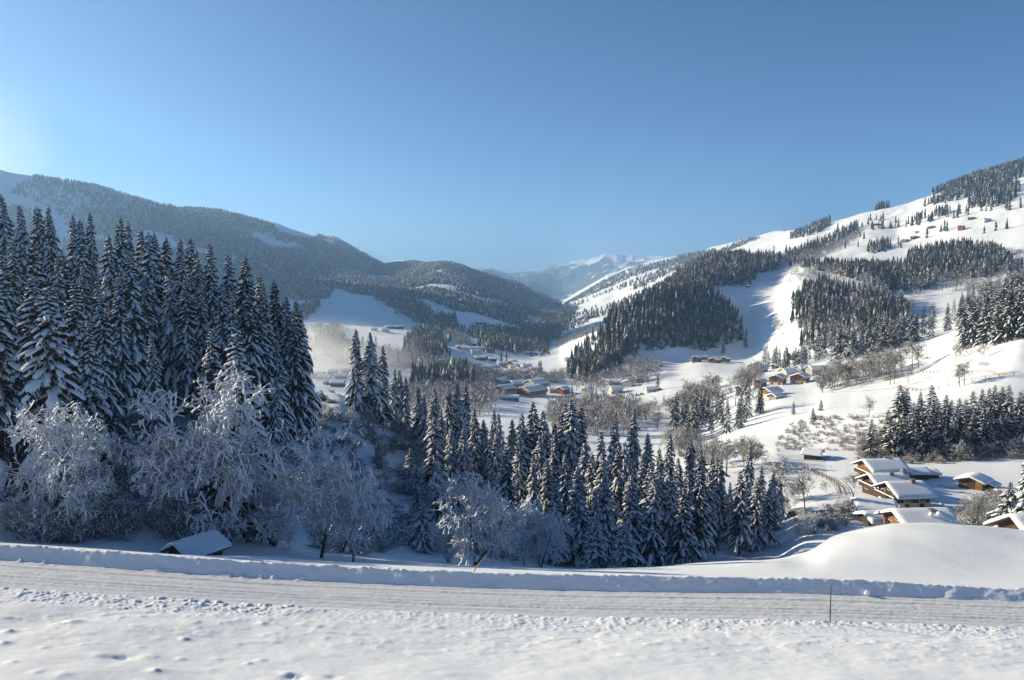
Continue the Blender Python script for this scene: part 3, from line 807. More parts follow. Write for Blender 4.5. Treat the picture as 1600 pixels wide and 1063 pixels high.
GROUPG = 'spruces standing in the shaded gully'
trio = [(556,513,186,0,'tall dark spruce, first of the close trio above the misty houses'),(579,518,188,2,'tall dark spruce, middle and broadest of the close trio above the misty houses'),
        (598,540,192,1,'slimmer spruce, last of the close trio above the misty houses')]
for px, py, Y, k, lab in trio: tag(put_spruce(px, Y, top=py, proto=k, rng=rg_, wide=.95), lab, None, GROUPG)
gully_b = [(617,575,198),(627,577,202),(637,588,196),(655,603,192),(664,617,188),(680,604,176),(701,612,172),(716,597,176),(727,596,182),(744,634,168),(771,640,165),(783,645,160),(819,645,166),(836,627,168),
 (853,641,164),(878,627,166),(895,621,164),(909,634,166),(937,672,158),(956,651,160),(985,640,162),(1013,676,158),(1044,676,168),(1078,683,166),(1109,700,168),(1167,694,164),(866,660,172),(803,655,178),(690,640,168),(758,655,172)]
gully_f = [(791,700,122),(809,676,138),(856,716,140),(867,678,146),(912,690,142),(884,708,132),(925,706,136),(962,694,144),(999,708,140),(1030,700,150),(1060,714,142),(1106,736,146),(1092,700,154),(1140,752,150),
 (1188,726,156),(1205,735,160),(942,707,134),(722,664,150),(678,650,150),(706,665,152),(775,672,146),(840,680,152),(976,690,150),(1010,720,134),(1075,740,138),(653,728,128),(900,730,122),(830,705,134)]
for lst, what in ((gully_b, 'far row along the gully'), (gully_f, 'near row along the gully')):
    lst = sorted(lst)
    for i, (px, py, Y) in enumerate(lst):
        o = put_spruce(px, Y, top=py, rng=rg_, wide=1.08)
        tag(o, '%s spruce from the tall trio in the %s' % (ORD[i], what), None, GROUPG)
gully_x = [(770,735,112),(905,735,118),(948,742,122),(985,738,126),(1018,748,126),(1046,735,132),(1092,735,136),(1122,715,152),(1155,735,142),(1178,745,146),(1198,760,148),(1216,745,166),(868,745,116),(720,735,118),(686,725,122),(640,700,150),(590,690,160),(1065,760,128),(930,765,112)]
for i, (px, py, Y) in enumerate(sorted(gully_x)):
    o = put_spruce(px, Y, top=py, rng=rg_, wide=1.2)
    tag(o, '%s spruce from the scrub slope in the lowest row along the gully' % ORD[i], None, GROUPG)
small = [(502,614,186,'small spruce on the sunlit snow ridge beside the shaded wood, first'),(517,624,184,'small spruce on the sunlit snow ridge beside the shaded wood, second'),(595,757,112,'thin snow wrapped little spruce among the blue frosted scrub'),(931,809,104,'frosted young spruce, taller of two at the foot of the gully trees'),
         (976,815,104,'frosted young spruce, smaller of two at the foot of the gully trees'),(660,780,92,'squat white young spruce in front of the tall frosted thicket')]
for px, py, Y, lab in small: tag(put_spruce(px, Y, top=py, proto=2, rng=rg_, wide=1.25), lab, None, 'young frosted spruces')

# spruces over the farmsteads
GROUPR = 'dark spruces on the bank behind the farmsteads'
right_top = [(1404,601,246),(1412,606,248),(1384,640,238),(1437,612,246),(1452,601,248),(1462,620,242),(1475,616,248),(1485,625,240),(1496,622,244),(1519,611,247),(1531,608,248),(1541,606,250),(1551,601,248),
 (1563,603,248),(1575,601,246),(1588,611,242),(1598,607,244),(1508,624,238),(1427,628,240),(1570,618,240)]
right_low = [(1360,655,231),(1392,650,232),(1402,655,230),(1426,648,234),(1446,640,233),(1456,655,231),(1470,650,233),(1478,665,229),(1490,655,232),(1507,660,229),(1520,648,233),(1534,658,228),(1545,640,233),
 (1558,650,231),(1572,645,232),(1585,650,230),(1596,655,231),(1437,668,228),(1552,672,227)]
for lst, what in ((sorted(right_top), 'upper row of the bank behind farmsteads'), (sorted(right_low), 'lower row of the bank behind farmsteads')):
    for i, (px, py, Y) in enumerate(lst):
        o = put_spruce(px, Y, top=py, rng=rg_, sets=SPM, wide=1.45)
        tag(o, '%s spruce from the valley side, %s' % (ORD[i], what), None, GROUPR)
tag(put_spruce(1601, 118, top=688, proto=5, rng=rg_, wide=1.1), 'wide snowy spruce beside the large roof at the picture edge', None, 'spruces by the farmsteads')
tag(put_spruce(1571, 128, top=752, proto=5, rng=rg_, wide=1.3), 'small spruce beside the white flat shed and the large roof', None, 'spruces by the farmsteads')
tag(put_spruce(1410, 186, top=730, proto=0, rng=rg_, wide=1.2), 'tiny dark spruce squeezed between the chalets and the dark barn', None, 'spruces by the farmsteads')

# middle distance spruces, scattered inside their stands
def stand(poly, y0, y1, n, h0, h1, what, group, sets=None, mind=3.0, wide=1.1, nm='snow speckled spruce'):
    P = scatter([poly], y0, y1, n * 5, rng=rg_)
    out = []
    for p in P:
        if all((p[0] - q[0]) ** 2 + (p[1] - q[1]) ** 2 > mind ** 2 for q in out): out.append(p)
        if len(out) >= n: break
    for p in out:
        o = put_spruce(0, 0, h=rg_.uniform(h0, h1), rng=rg_, sets=sets or SPM, pos=tuple(p), wide=wide * rg_.uniform(.9, 1.15))
        tag(o, '%s %s' % (nm, what), None, group)
stand([(1040,672),(1060,692),(1120,688),(1180,664),(1190,645),(1160,636),(1120,640),(1075,650)], 300, 520, 34, 14, 20, 'in the dark copse below the hillside houses', 'spruces of the copse below the hillside houses', mind=3.6)
stand([(1500,548),(1560,540),(1605,530),(1640,520),(1640,506),(1600,510),(1560,520),(1505,535)], 300, 400, 28, 17, 23, 'in the dense dark block at the top of the white field', 'spruces of the block above the white field', mind=2.6)
BELT = [(1185,577),(1260,570),(1330,563),(1400,545),(1450,530),(1502,516),(1560,494),(1620,470),(1620,456),(1550,476),(1490,498),(1420,526),(1340,550),(1250,562),(1190,569)]
stand(BELT, 380, 560, 44, 18, 25, 'in the slanting tree line above the white field', 'spruces of the slanting tree line', mind=4, wide=1.2)
P = scatter([BELT], 380, 820, 110, rng=rg_)
merged_pair('belt_wood', SPL, P - [0, 0, .3], rg_.uniform(13, 25, len(P)), rg_, 'dark spruces filling the back of the slanting tree line', 'wood', 1.25)
P = scatter([[(1500,548),(1560,540),(1605,530),(1640,520),(1640,500),(1600,500),(1560,512),(1505,532)]], 330, 480, 60, rng=rg_)
merged_pair('block_wood', SPL, P - [0, 0, .3], rg_.uniform(15, 23, len(P)), rg_, 'dark spruces filling the back of the dense block above the white field', 'wood', 1.25)
P = scatter([[(1380,716),(1440,716),(1600,700),(1600,690),(1440,690),(1380,700)]], 215, 262, 26, rng=rg_)
merged_pair('bank_wood', SPL, P - [0, 0, .3], rg_.uniform(9, 15, len(P)), rg_, 'young spruces crowding under the dark spruces behind the farmsteads', 'wood', 1.3)
stand([(1215,572),(1262,566),(1264,574),(1220,582)], 480, 760, 10, 15, 19, 'in the clump behind the white hillside roofs', 'spruces of the clump behind the hillside roofs', mind=3)
for px, Y, h, lab in [(1270,300,7,'small lone spruce low on the brushy snow bank'),(1240,345,6,'small spruce at the top edge of the brushy snow bank'),(1283,330,5,'tiny spruce along the edge of the brushy snow bank'),
                      (1186,375,9,'spruce at the shaded corner of the field below the hillside houses'),(1027,640,15,'lone spruce at the edge of the blue shaded meadow'),
                      (845,880,16,'single dark spruce standing among the village roofs'),(932,560,16,'dark spruce beside the pale yellow valley house'),(893,575,17,'dark spruce before the wooded knoll by the valley house'),
                      (1130,840,26,'single spruce below the wooded knoll on the shaded snow'),(1165,860,22,'smaller lone spruce on the shaded snow by the knoll'),(842,900,14,'second village spruce close to the single dark one')]:
    tag(put_spruce(px, Y, h=h, rng=rg_, sets=SPM, wide=1.1), lab, None, 'lone spruces on the open snow')

# ------------------------------------------------------------------ far woods, each a mass
W1 = [(-120,258),(50,276),(150,292),(250,322),(340,330),(440,354),(480,362),(540,382),(600,415),(700,405),(760,425),(800,440),(850,456),(872,470),(884,490),(862,512),(838,520),(815,511),(784,503),(744,490),(712,487),(690,478),(665,468),(640,466),(612,470),(587,464),(547,458),(522,448),(512,470),(500,478),(478,500),(420,520),(0,420),(-120,400)]
piste = [[(-120,262),(55,272),(50,283),(28,290),(18,302),(50,312),(85,330),(110,350),(90,352),(40,325),(-120,330)], [(568,431),(580,430),(606,434),(608,439),(575,440)], [(418,342),(445,350),(462,352),(478,346),(502,366),(486,376),(450,368),(432,360)], [(505,372),(520,378),(516,384),(503,378)],
         [(690,448),(740,462),(790,474),(800,482),(760,474),(700,456)], [(300,385),(330,392),(326,396),(300,390)]]
def thin(X, Y, px, py):
    return fbm(X / 230., Y / 380., 4) > -.30
P = scatter([W1], 900, 5200, spacing=7.4, rng=rg_, holes=piste, keep=thin, nmax=110000)
# nearer trees are worth more of the budget
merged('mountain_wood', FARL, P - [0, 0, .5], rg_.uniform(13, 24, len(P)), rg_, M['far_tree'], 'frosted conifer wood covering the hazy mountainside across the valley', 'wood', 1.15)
W2 = [[(586,467),(640,468),(675,489),(716,508),(712,515),(680,509),(655,506),(620,485),(600,476)], [(735,520),(750,514),(790,518),(812,523),(840,521),(860,528),(850,542),(800,554),(760,553),(740,537)], [(632,538),(650,524),(690,526),(700,545),(690,563),(650,561),(630,552)],
      [(860,470),(905,482),(890,505),(868,532),(845,538),(850,515)], [(495,530),(530,528),(545,545),(530,560),(500,556)], [(642,588),(735,583),(742,606),(642,609)], [(693,500),(712,500),(712,510),(693,510)]]
def ragged(X, Y, px, py):
    return fbm(X / 70., Y / 110., 4) > -.22
W2b = [[(470,530),(560,545),(640,525),(700,505),(740,512),(860,525),(860,560),(740,575),(560,575),(470,560)], [(590,478),(660,490),(730,520),(740,540),(700,530),(640,500)]]
P = np.concatenate([scatter(W2, 500, 2600, spacing=5.6, rng=rg_, nmax=9000, keep=ragged), scatter(W2b, 500, 2600, 420, rng=rg_, keep=lambda X, Y, px, py: fbm(X / 50., Y / 90., 3) > .12)])
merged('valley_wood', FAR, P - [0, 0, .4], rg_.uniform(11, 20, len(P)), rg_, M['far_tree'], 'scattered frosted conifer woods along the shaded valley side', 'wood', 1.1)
def gaps(X, Y, px, py):
    return fbm(X / 26., Y / 38., 3) > -.30
WK = [[(885,590),(900,562),(930,532),(960,502),(1005,478),(1030,460),(1075,454),(1112,466),(1152,502),(1162,532),(1100,549),(1060,546),(1010,548),(985,560),(965,572),(940,588),(915,598)],
      [(1030,457),(1055,438),(1070,414),(1110,407),(1160,406),(1215,412),(1222,420),(1185,428),(1172,446),(1120,450),(1112,463),(1075,452)]]
P = scatter(WK, 600, 1600, spacing=3.9, rng=rg_, nmax=14000, keep=gaps, holes=[[(1118,452),(1165,448),(1165,470),(1120,470)]])
merged('knoll_wood', FAR, P - [0, 0, .4], 9 + 16 * rg_.rand(len(P)) ** .9, rg_, M['mid_tree'], 'dark spruce wood covering the round knoll above the blue meadow', 'wood', 1.0)
WC = [[(1232,547),(1228,502),(1236,474),(1256,456),(1285,450),(1325,456),(1345,466),(1370,470),(1392,482),(1420,492),(1416,515),(1370,522),(1332,520),(1320,537),(1282,549),(1250,551)]]
P = scatter(WC, 520, 1060, spacing=3.5, rng=rg_, nmax=6000, keep=gaps)
merged('cliff_wood', FAR, P - [0, 0, .4], 6.5 + 14 * rg_.rand(len(P)) ** .9, rg_, M['mid_tree'], 'steep dark wood on the shaded bluff beside the blue meadow', 'wood', 1.0)
WB = [[(1222,414),(1320,421),(1415,420),(1420,402),(1480,388),(1510,390),(1560,396),(1582,408),(1576,426),(1553,431),(1480,441),(1430,456),(1390,460),(1360,446),(1320,432),(1265,420)]]
P = scatter(WB, 700, 1700, spacing=4.0, rng=rg_, nmax=7000, keep=gaps)
merged('terrace_wood', FAR, P - [0, 0, .4], 6.5 + 14 * rg_.rand(len(P)) ** .9, rg_, M['mid_tree'], 'dark band of wood crossing the white hillside under the farms', 'wood', 1.0)
WR = [[(1366,330),(1400,312),(1480,291),(1560,268),(1700,225),(1700,262),(1625,272),(1560,286),(1480,298),(1400,322)], [(1436,326),(1480,302),(1560,282),(1592,292),(1592,306),(1570,323),(1512,326),(1515,308),(1470,318)], [(1232,374),(1270,358),(1298,346),(1296,354),(1266,370)],
      [(1350,393),(1388,380),(1393,389),(1366,397)], [(1460,336),(1480,330),(1484,334),(1466,339)], [(1612,420),(1590,440),(1575,445),(1572,432)], [(1300,372),(1345,352),(1350,356),(1310,380)], [(1195,418),(1240,398),(1300,378),(1305,382),(1245,405)]]
P = scatter(WR, 800, 2900, spacing=7.0, rng=rg_, nmax=9000)
P2 = scatter([[(1140,420),(1240,385),(1330,350),(1400,325),(1480,305),(1600,300),(1600,395),(1420,395),(1330,400),(1240,405)]], 900, 2300, 34, rng=rg_, keep=lambda X, Y, px, py: fbm(X / 45., Y / 70., 3) > .32)
P3 = scatter([[(1330,365),(1420,345),(1470,335),(1500,340),(1450,350),(1380,360)], [(1180,412),(1300,372),(1330,362),(1335,366),(1240,398)], [(1480,335),(1600,320),(1600,326),(1490,342)]], 900, 2300, 90, rng=rg_)
P = np.concatenate([P, P2, P3])
merged('summit_wood', FAR, P - [0, 0, .4], rg_.uniform(14, 23, len(P)), rg_, M['mid_tree'], 'dark conifer woods along the crest of the bright hill', 'wood', 1.0)
WF = [[(1112,400),(1150,382),(1200,368),(1236,364),(1228,380),(1180,388),(1140,400)], [(1000,425),(1060,402),(1120,392),(1110,402),(1040,418)]]
P = scatter(WF, 2800, 5200, spacing=11, rng=rg_, nmax=8000)
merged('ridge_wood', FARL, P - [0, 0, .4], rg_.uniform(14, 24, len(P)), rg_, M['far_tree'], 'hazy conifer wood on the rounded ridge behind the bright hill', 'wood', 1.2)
WS = [[(850,500),(880,478),(905,462),(950,436),(1000,416),(1110,396),(1135,408),(1060,444),(1000,476),(962,490),(905,512),(870,520)]]
def strips(X, Y, px, py):
    return fbm((px + py * 1.55) / 55., (py + px * .40) / 4.6, 3) > .10 - .35 * np.clip((930 - px) / 60., 0, 1)
P = scatter(WS, 1200, 8500, spacing=9.5, rng=rg_, keep=strips, nmax=14000)
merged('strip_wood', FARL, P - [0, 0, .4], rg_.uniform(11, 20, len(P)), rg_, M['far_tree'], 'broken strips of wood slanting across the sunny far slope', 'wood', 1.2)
# bare frosted woods, seen as brown grey haze of twigs
WD = [[(690,514),(715,516),(742,545),(727,546),(702,530)], [(930,600),(950,578),(975,566),(1000,562),(1030,570),(1032,592),(1010,604)], [(600,612),(760,606),(790,620),(760,650),(640,650),(600,640)], [(735,580),(760,585),(775,610),(740,625)],
      [(890,600),(940,598),(960,606),(940,612),(900,612)], [(860,640),(960,625),(1000,640),(1010,664),(930,680),(860,672)], [(640,560),(700,566),(735,575),(700,584),(640,580)], [(1060,640),(1120,606),(1180,600),(1190,640),(1140,640),(1080,655)],
      [(1265,612),(1330,580),(1330,602),(1300,615)], [(560,570),(640,560),(640,580),(560,590)], [(1470,455),(1560,440),(1600,430),(1600,445),(1520,460)], [(1340,448),(1400,470),(1430,485),(1400,490),(1350,465)], [(1195,420),(1245,404),(1310,380),(1330,384),(1262,410)], [(1300,386),(1345,362),(1352,366),(1312,388)], [(1232,548),(1280,552),(1330,524),(1420,520),(1420,510),(1330,515),(1280,540)], [(1425,458),(1480,444),(1550,434),(1550,426),(1480,436)], [(870,545),(930,520),(935,512),(870,535)], [(520,545),(600,548),(640,560),(600,566),(520,560)], [(475,520),(520,508),(545,520),(520,532)], [(1210,500),(1226,492),(1226,540),(1212,520)], [(860,592),(884,588),(884,600),(862,602)], [(1560,430),(1590,400),(1612,390),(1600,402),(1572,436)], [(760,592),(830,585),(875,602),(800,604)]]
P = scatter(WD, 240, 1800, spacing=6.0, rng=rg_, nmax=9000)
merged('bare_wood', ROUND, P - [0, 0, .2], rg_.uniform(6, 13, len(P)), rg_, M['bare_twig'], 'grey brown bare wood and scrub along the valley floor', 'wood', 1.1)

P = np.concatenate([scatter(WK, 600, 1600, 420, rng=rg_, keep=lambda X, Y, px, py: fbm(X / 40., Y / 60., 2) > .1), scatter(WC, 520, 1060, 260, rng=rg_, keep=lambda X, Y, px, py: fbm(X / 30., Y / 50., 2) > .05),
                    scatter(WB, 700, 1700, 420, rng=rg_, keep=lambda X, Y, px, py: fbm(X / 40., Y / 60., 2) > .0), scatter([[(1225,430),(1420,410),(1570,420),(1560,440),(1430,470),(1400,480),(1240,470)]], 600, 1500, 260, rng=rg_)])
merged('leafless_wood', ROUND, P - [0, 0, .2], rg_.uniform(8, 15, len(P)), rg_, M['bare_twig'], 'leafless frosted crowns mixed into the dark hillside woods', 'wood', 1.1)
# ------------------------------------------------------------------ frosted broadleaf trees
GF = 'frost covered broadleaf trees below the road'
frost = [(305,606,67,0,.95,1.0,'great spreading frosted tree with snowy twisting limbs over the timber hut'),(86,642,63,1,1.0,2.0,'bushy white frosted tree at the corner of the wood'),
 (500,690,68,2,1.15,.4,'arching frosted tree with curtains of white twigs beside a dark trunk'),(552,722,66,2,.9,1.7,'narrow plume shaped frosted tree leaning over bare snow'),
 (428,726,74,3,.9,2.2,'pale thin stemmed thicket behind the timber hut'),(744,742,80,1,1.0,.9,'broad frosted thicket with tangled twigs below the gully spruces'),(845,780,92,3,.85,.3,'pale frosted tree right before the darkest gully spruce'),
 (700,812,84,3,.8,1.2,'low frosted thicket between white young spruce and broad thicket'),(820,790,96,2,1.1,2.9,'frosted small tree leaning against dark gully spruce'),
  
 (20,770,62,3,1.3,1.4,'white bush at the picture edge below the wood'),(232,610,112,3,1.2,2.1,'frosted thicket on the glade under the wood'),
 (1215,770,170,1,1.3,.7,'frosted trees beside the last gully spruce'),(1232,745,180,3,1.3,1.7,'tall pale thicket at the end of the gully row'),(1262,806,140,1,1.3,3.7,'frosted alder clump on the bank above the white knoll'),(1300,806,146,3,1.3,.2,'frosted alder clump next to the lane bend')]
for px, py, Y, k, wd, rz, lab in frost:
    tag(put_tree(FRO, px, Y, top=py, proto=k, rz=rz, wide=wd, name='frosted_tree'), lab, None, GF)

GB = 'bare trees on the sunny side'
bare = [(1258,732,168,1,None,'upright bare tree alone inside the lane bend'),(1215,725,172,0,None,'bare branching tree between gully spruces and lane bend'),(1291,748,182,3,None,'small crooked fruit tree inside the lane bend'),
 (1420,576,360,0,None,'bare tree on the white field edge above the dark spruces'),(1335,735,186,2,None,'thin bare bush beside the lane and chalets'),(1358,620,285,1,None,'tall bare tree at the brushy bank edge'),(1340,672,255,2,None,'bare tree on the brushy bank behind the lane'),
 (1410,545,400,1,16,'tall bare tree on the slanting fence line, lower'),(1424,545,402,0,15,'tall bare tree on the slanting fence line, upper'),(1435,545,404,1,13,'slim bare tree on the slanting fence line'),(1385,560,398,0,14,'bare tree at the lower end of the slanting fence line'),
 (1492,530,360,3,10,'round bare tree near the corner of the dark spruce block'),(1535,570,330,3,7,'small bare tree by the hay rack on the white field'),(1500,600,300,1,9,'thin bare tree by the field fence, first'),(1507,600,300,1,10,'thin bare tree by the field fence, second'),
 (1372,566,420,0,13,'bare tree in the thicket under the tree line'),(1350,575,425,2,12,'bare thicket tree above the white field'),(1330,580,430,0,12,'bare thicket tree nearest the brick gable'),(1310,588,435,2,11,'bare thicket tree at the field corner')]
for px, py, Y, k, h, lab in bare:
    tag(put_tree(BAR, px, Y, top=None if h else py, h=h, proto=k, rz=px * .7, wide=1.0, name='bare_tree'), lab, None, GB)
def bare_stand(poly, y0, y1, n, h0, h1, what, group, mind=4.0):
    P = scatter([poly], y0, y1, n * 4, rng=rg_); out = []
    for p in P:
        if all((p[0] - q[0]) ** 2 + (p[1] - q[1]) ** 2 > mind ** 2 for q in out): out.append(p)
        if len(out) >= n: break
    for p in out:
        k = rg_.randint(4)
        tag(put_tree(BAR, 0, 0, h=rg_.uniform(h0, h1), proto=k, rz=rg_.uniform(0, 6), wide=1.1, name='bare_tree', pos=tuple(p)), 'grey bare tree ' + what, None, group)
bare_stand([(1360,718),(1440,722),(1500,720),(1600,712),(1600,690),(1500,690),(1420,690),(1350,690)], 215, 258, 40, 3, 6.5, 'in the thicket behind the farmsteads', 'bare trees of the thicket behind the farmsteads', 2.6)
bare_stand([(1040,655),(1110,640),(1180,615),(1185,590),(1130,600),(1070,625)], 340, 700, 42, 9, 15, 'in the grey copse below the hillside houses', 'bare trees of the grey copse', 4)
bare_stand([(1270,618),(1330,606),(1400,592),(1400,578),(1340,585),(1290,600)], 340, 560, 30, 8, 14, 'in the hedge climbing the white field', 'bare trees of the climbing hedge', 3.5)
bare_stand([(860,668),(950,650),(1020,650),(1030,672),(960,690),(870,690)], 260, 520, 34, 8, 13, 'on the valley floor behind the gully spruces', 'bare trees behind the gully spruces', 4)
bare_stand([(1040,700),(1110,716),(1190,716),(1200,735),(1120,745),(1040,722)], 200, 330, 22, 6, 11, 'on the slope behind the gully spruces', 'bare trees on the slope behind the gully', 3.5)
bare_stand([(1505,800),(1560,780),(1590,800),(1560,828),(1500,828)], 112, 160, 14, 2.5, 5, 'in the snowy shrubbery beside the large roof', 'shrubby trees beside the large roof', 2)

# ------------------------------------------------------------------ ground cover of shrubs
P = scatter([[(490,640),(560,655),(640,660),(700,700),(760,740),(800,790),(880,850),(1000,868),(1090,864),(1110,876),(900,884),(700,868),(560,868),(440,850),(380,820),(420,720),(460,660)]], 66, 200, 420, rng=rg_)
merged('undergrowth', SHR, P - [0, 0, .2], rg_.uniform(.35, 1.0, len(P)), rg_, M['scrub'], 'blue shaded frosted undergrowth filling the gully', 'undergrowth', 1.2)
P = scatter([[(488,606),(560,632),(600,660),(590,700),(520,680),(480,660)]], 150, 215, 46, rng=rg_)
merged('undergrowth', SHR, P - [0, 0, .2], rg_.uniform(.3, .7, len(P)), rg_, M['scrub'], 'frosted scrub on the sunlit snow ridge behind the shaded wood', 'undergrowth', 1.2)
P = scatter([[(170,640),(240,600),(330,640),(420,700),(420,840),(330,850),(200,850),(60,850),(0,830),(0,700),(150,720)]], 58, 140, 300, rng=rg_)
merged('undergrowth', SHR, P - [0, 0, .2], rg_.uniform(.35, .95, len(P)), rg_, M['scrub'], 'frosted undergrowth between the trunks of the shaded wood', 'undergrowth', 1.2)
P = scatter([[(1190,705),(1240,660),(1300,650),(1380,650),(1420,690),(1360,716),(1300,705),(1240,705)], [(1060,690),(1120,690),(1180,690),(1200,700),(1100,730),(1060,715)]], 215, 345, 520, rng=rg_)
merged('brushwood', SHR2, P - [0, 0, .2], rg_.uniform(.22, .55, len(P)), rg_, M['brush'], 'low snow capped brushwood over the sunny bank', 'brushwood', 1.5)
P = scatter([[(1340,722),(1440,726),(1600,716),(1600,690),(1420,690),(1340,690)], [(1240,812),(1330,792),(1330,818),(1300,830),(1240,840)], [(1495,815),(1540,770),(1600,780),(1560,830),(1500,832)]], 108, 262, 520, rng=rg_,
            holes=[[(1250,705),(1320,735),(1325,775),(1240,768),(1230,730)]])
merged('brushwood', SHR2, P - [0, 0, .2], rg_.uniform(.3, .75, len(P)), rg_, M['brush'], 'snowy brushwood around the farmsteads and lane bend', 'brushwood', 1.2)
# ------------------------------------------------------------------ houses
def roof_snow(L, W, ov, zr, pitch, th, drop=0.0):
    """snow blanket on a gable roof, ridge along X; rounded over ridge, verges and eaves"""
    hx = L / 2 + ov; hy = W / 2 + ov
    ny, nx = 14, 12
    ysv = np.linspace(-1, 1, ny + 1); xsv = np.linspace(-1, 1, nx + 1)
    ysv = np.sign(ysv) * np.abs(ysv) ** .8; xsv = np.sign(xsv) * np.abs(xsv) ** .6
    r = np.random.RandomState(int(L * 100 + W * 10) % 9999)
    V = []; Q = []
    for i, x in enumerate(xsv):
        for j, y in enumerate(ysv):
            e = max(0, 1 - ((1 - abs(x)) * hx / .35)) if (1 - abs(x)) * hx < .35 else 0
            f = max(0, 1 - ((1 - abs(y)) * hy / .45)) if (1 - abs(y)) * hy < .45 else 0
            t = th * (1 - .45 * max(e, f) ** 2) * (1 + .06 * r.uniform(-1, 1))
            yy = y * hy
            z = zr - pitch * math.sqrt(yy * yy + .12) + pitch * .1 + t
            V.append((x * hx * (1 + .0 * e), yy, z))
    n = ny + 1
    for i in range(nx):
        for j in range(ny): Q.append((i * n + j, (i + 1) * n + j, (i + 1) * n + j + 1, i * n + j + 1))
    # sides down to the roof boards
    ring = [(0, j) for j in range(n)] + [(i, ny) for i in range(1, nx + 1)] + [(nx, j) for j in range(ny - 1, -1, -1)] + [(i, 0) for i in range(nx - 1, 0, -1)]
    b = len(V); top = [i * n + j for i, j in ring]
    for i, j in ring:
        x = xsv[i] * (hx - .02); y = ysv[j] * (hy - .02); V.append((x, y, zr - pitch * abs(y) + .004))
    m = len(ring)
    for k in range(m): Q.append((top[k], top[(k + 1) % m], b + (k + 1) % m, b + k))
    return np.array(V, float), np.array(Q)

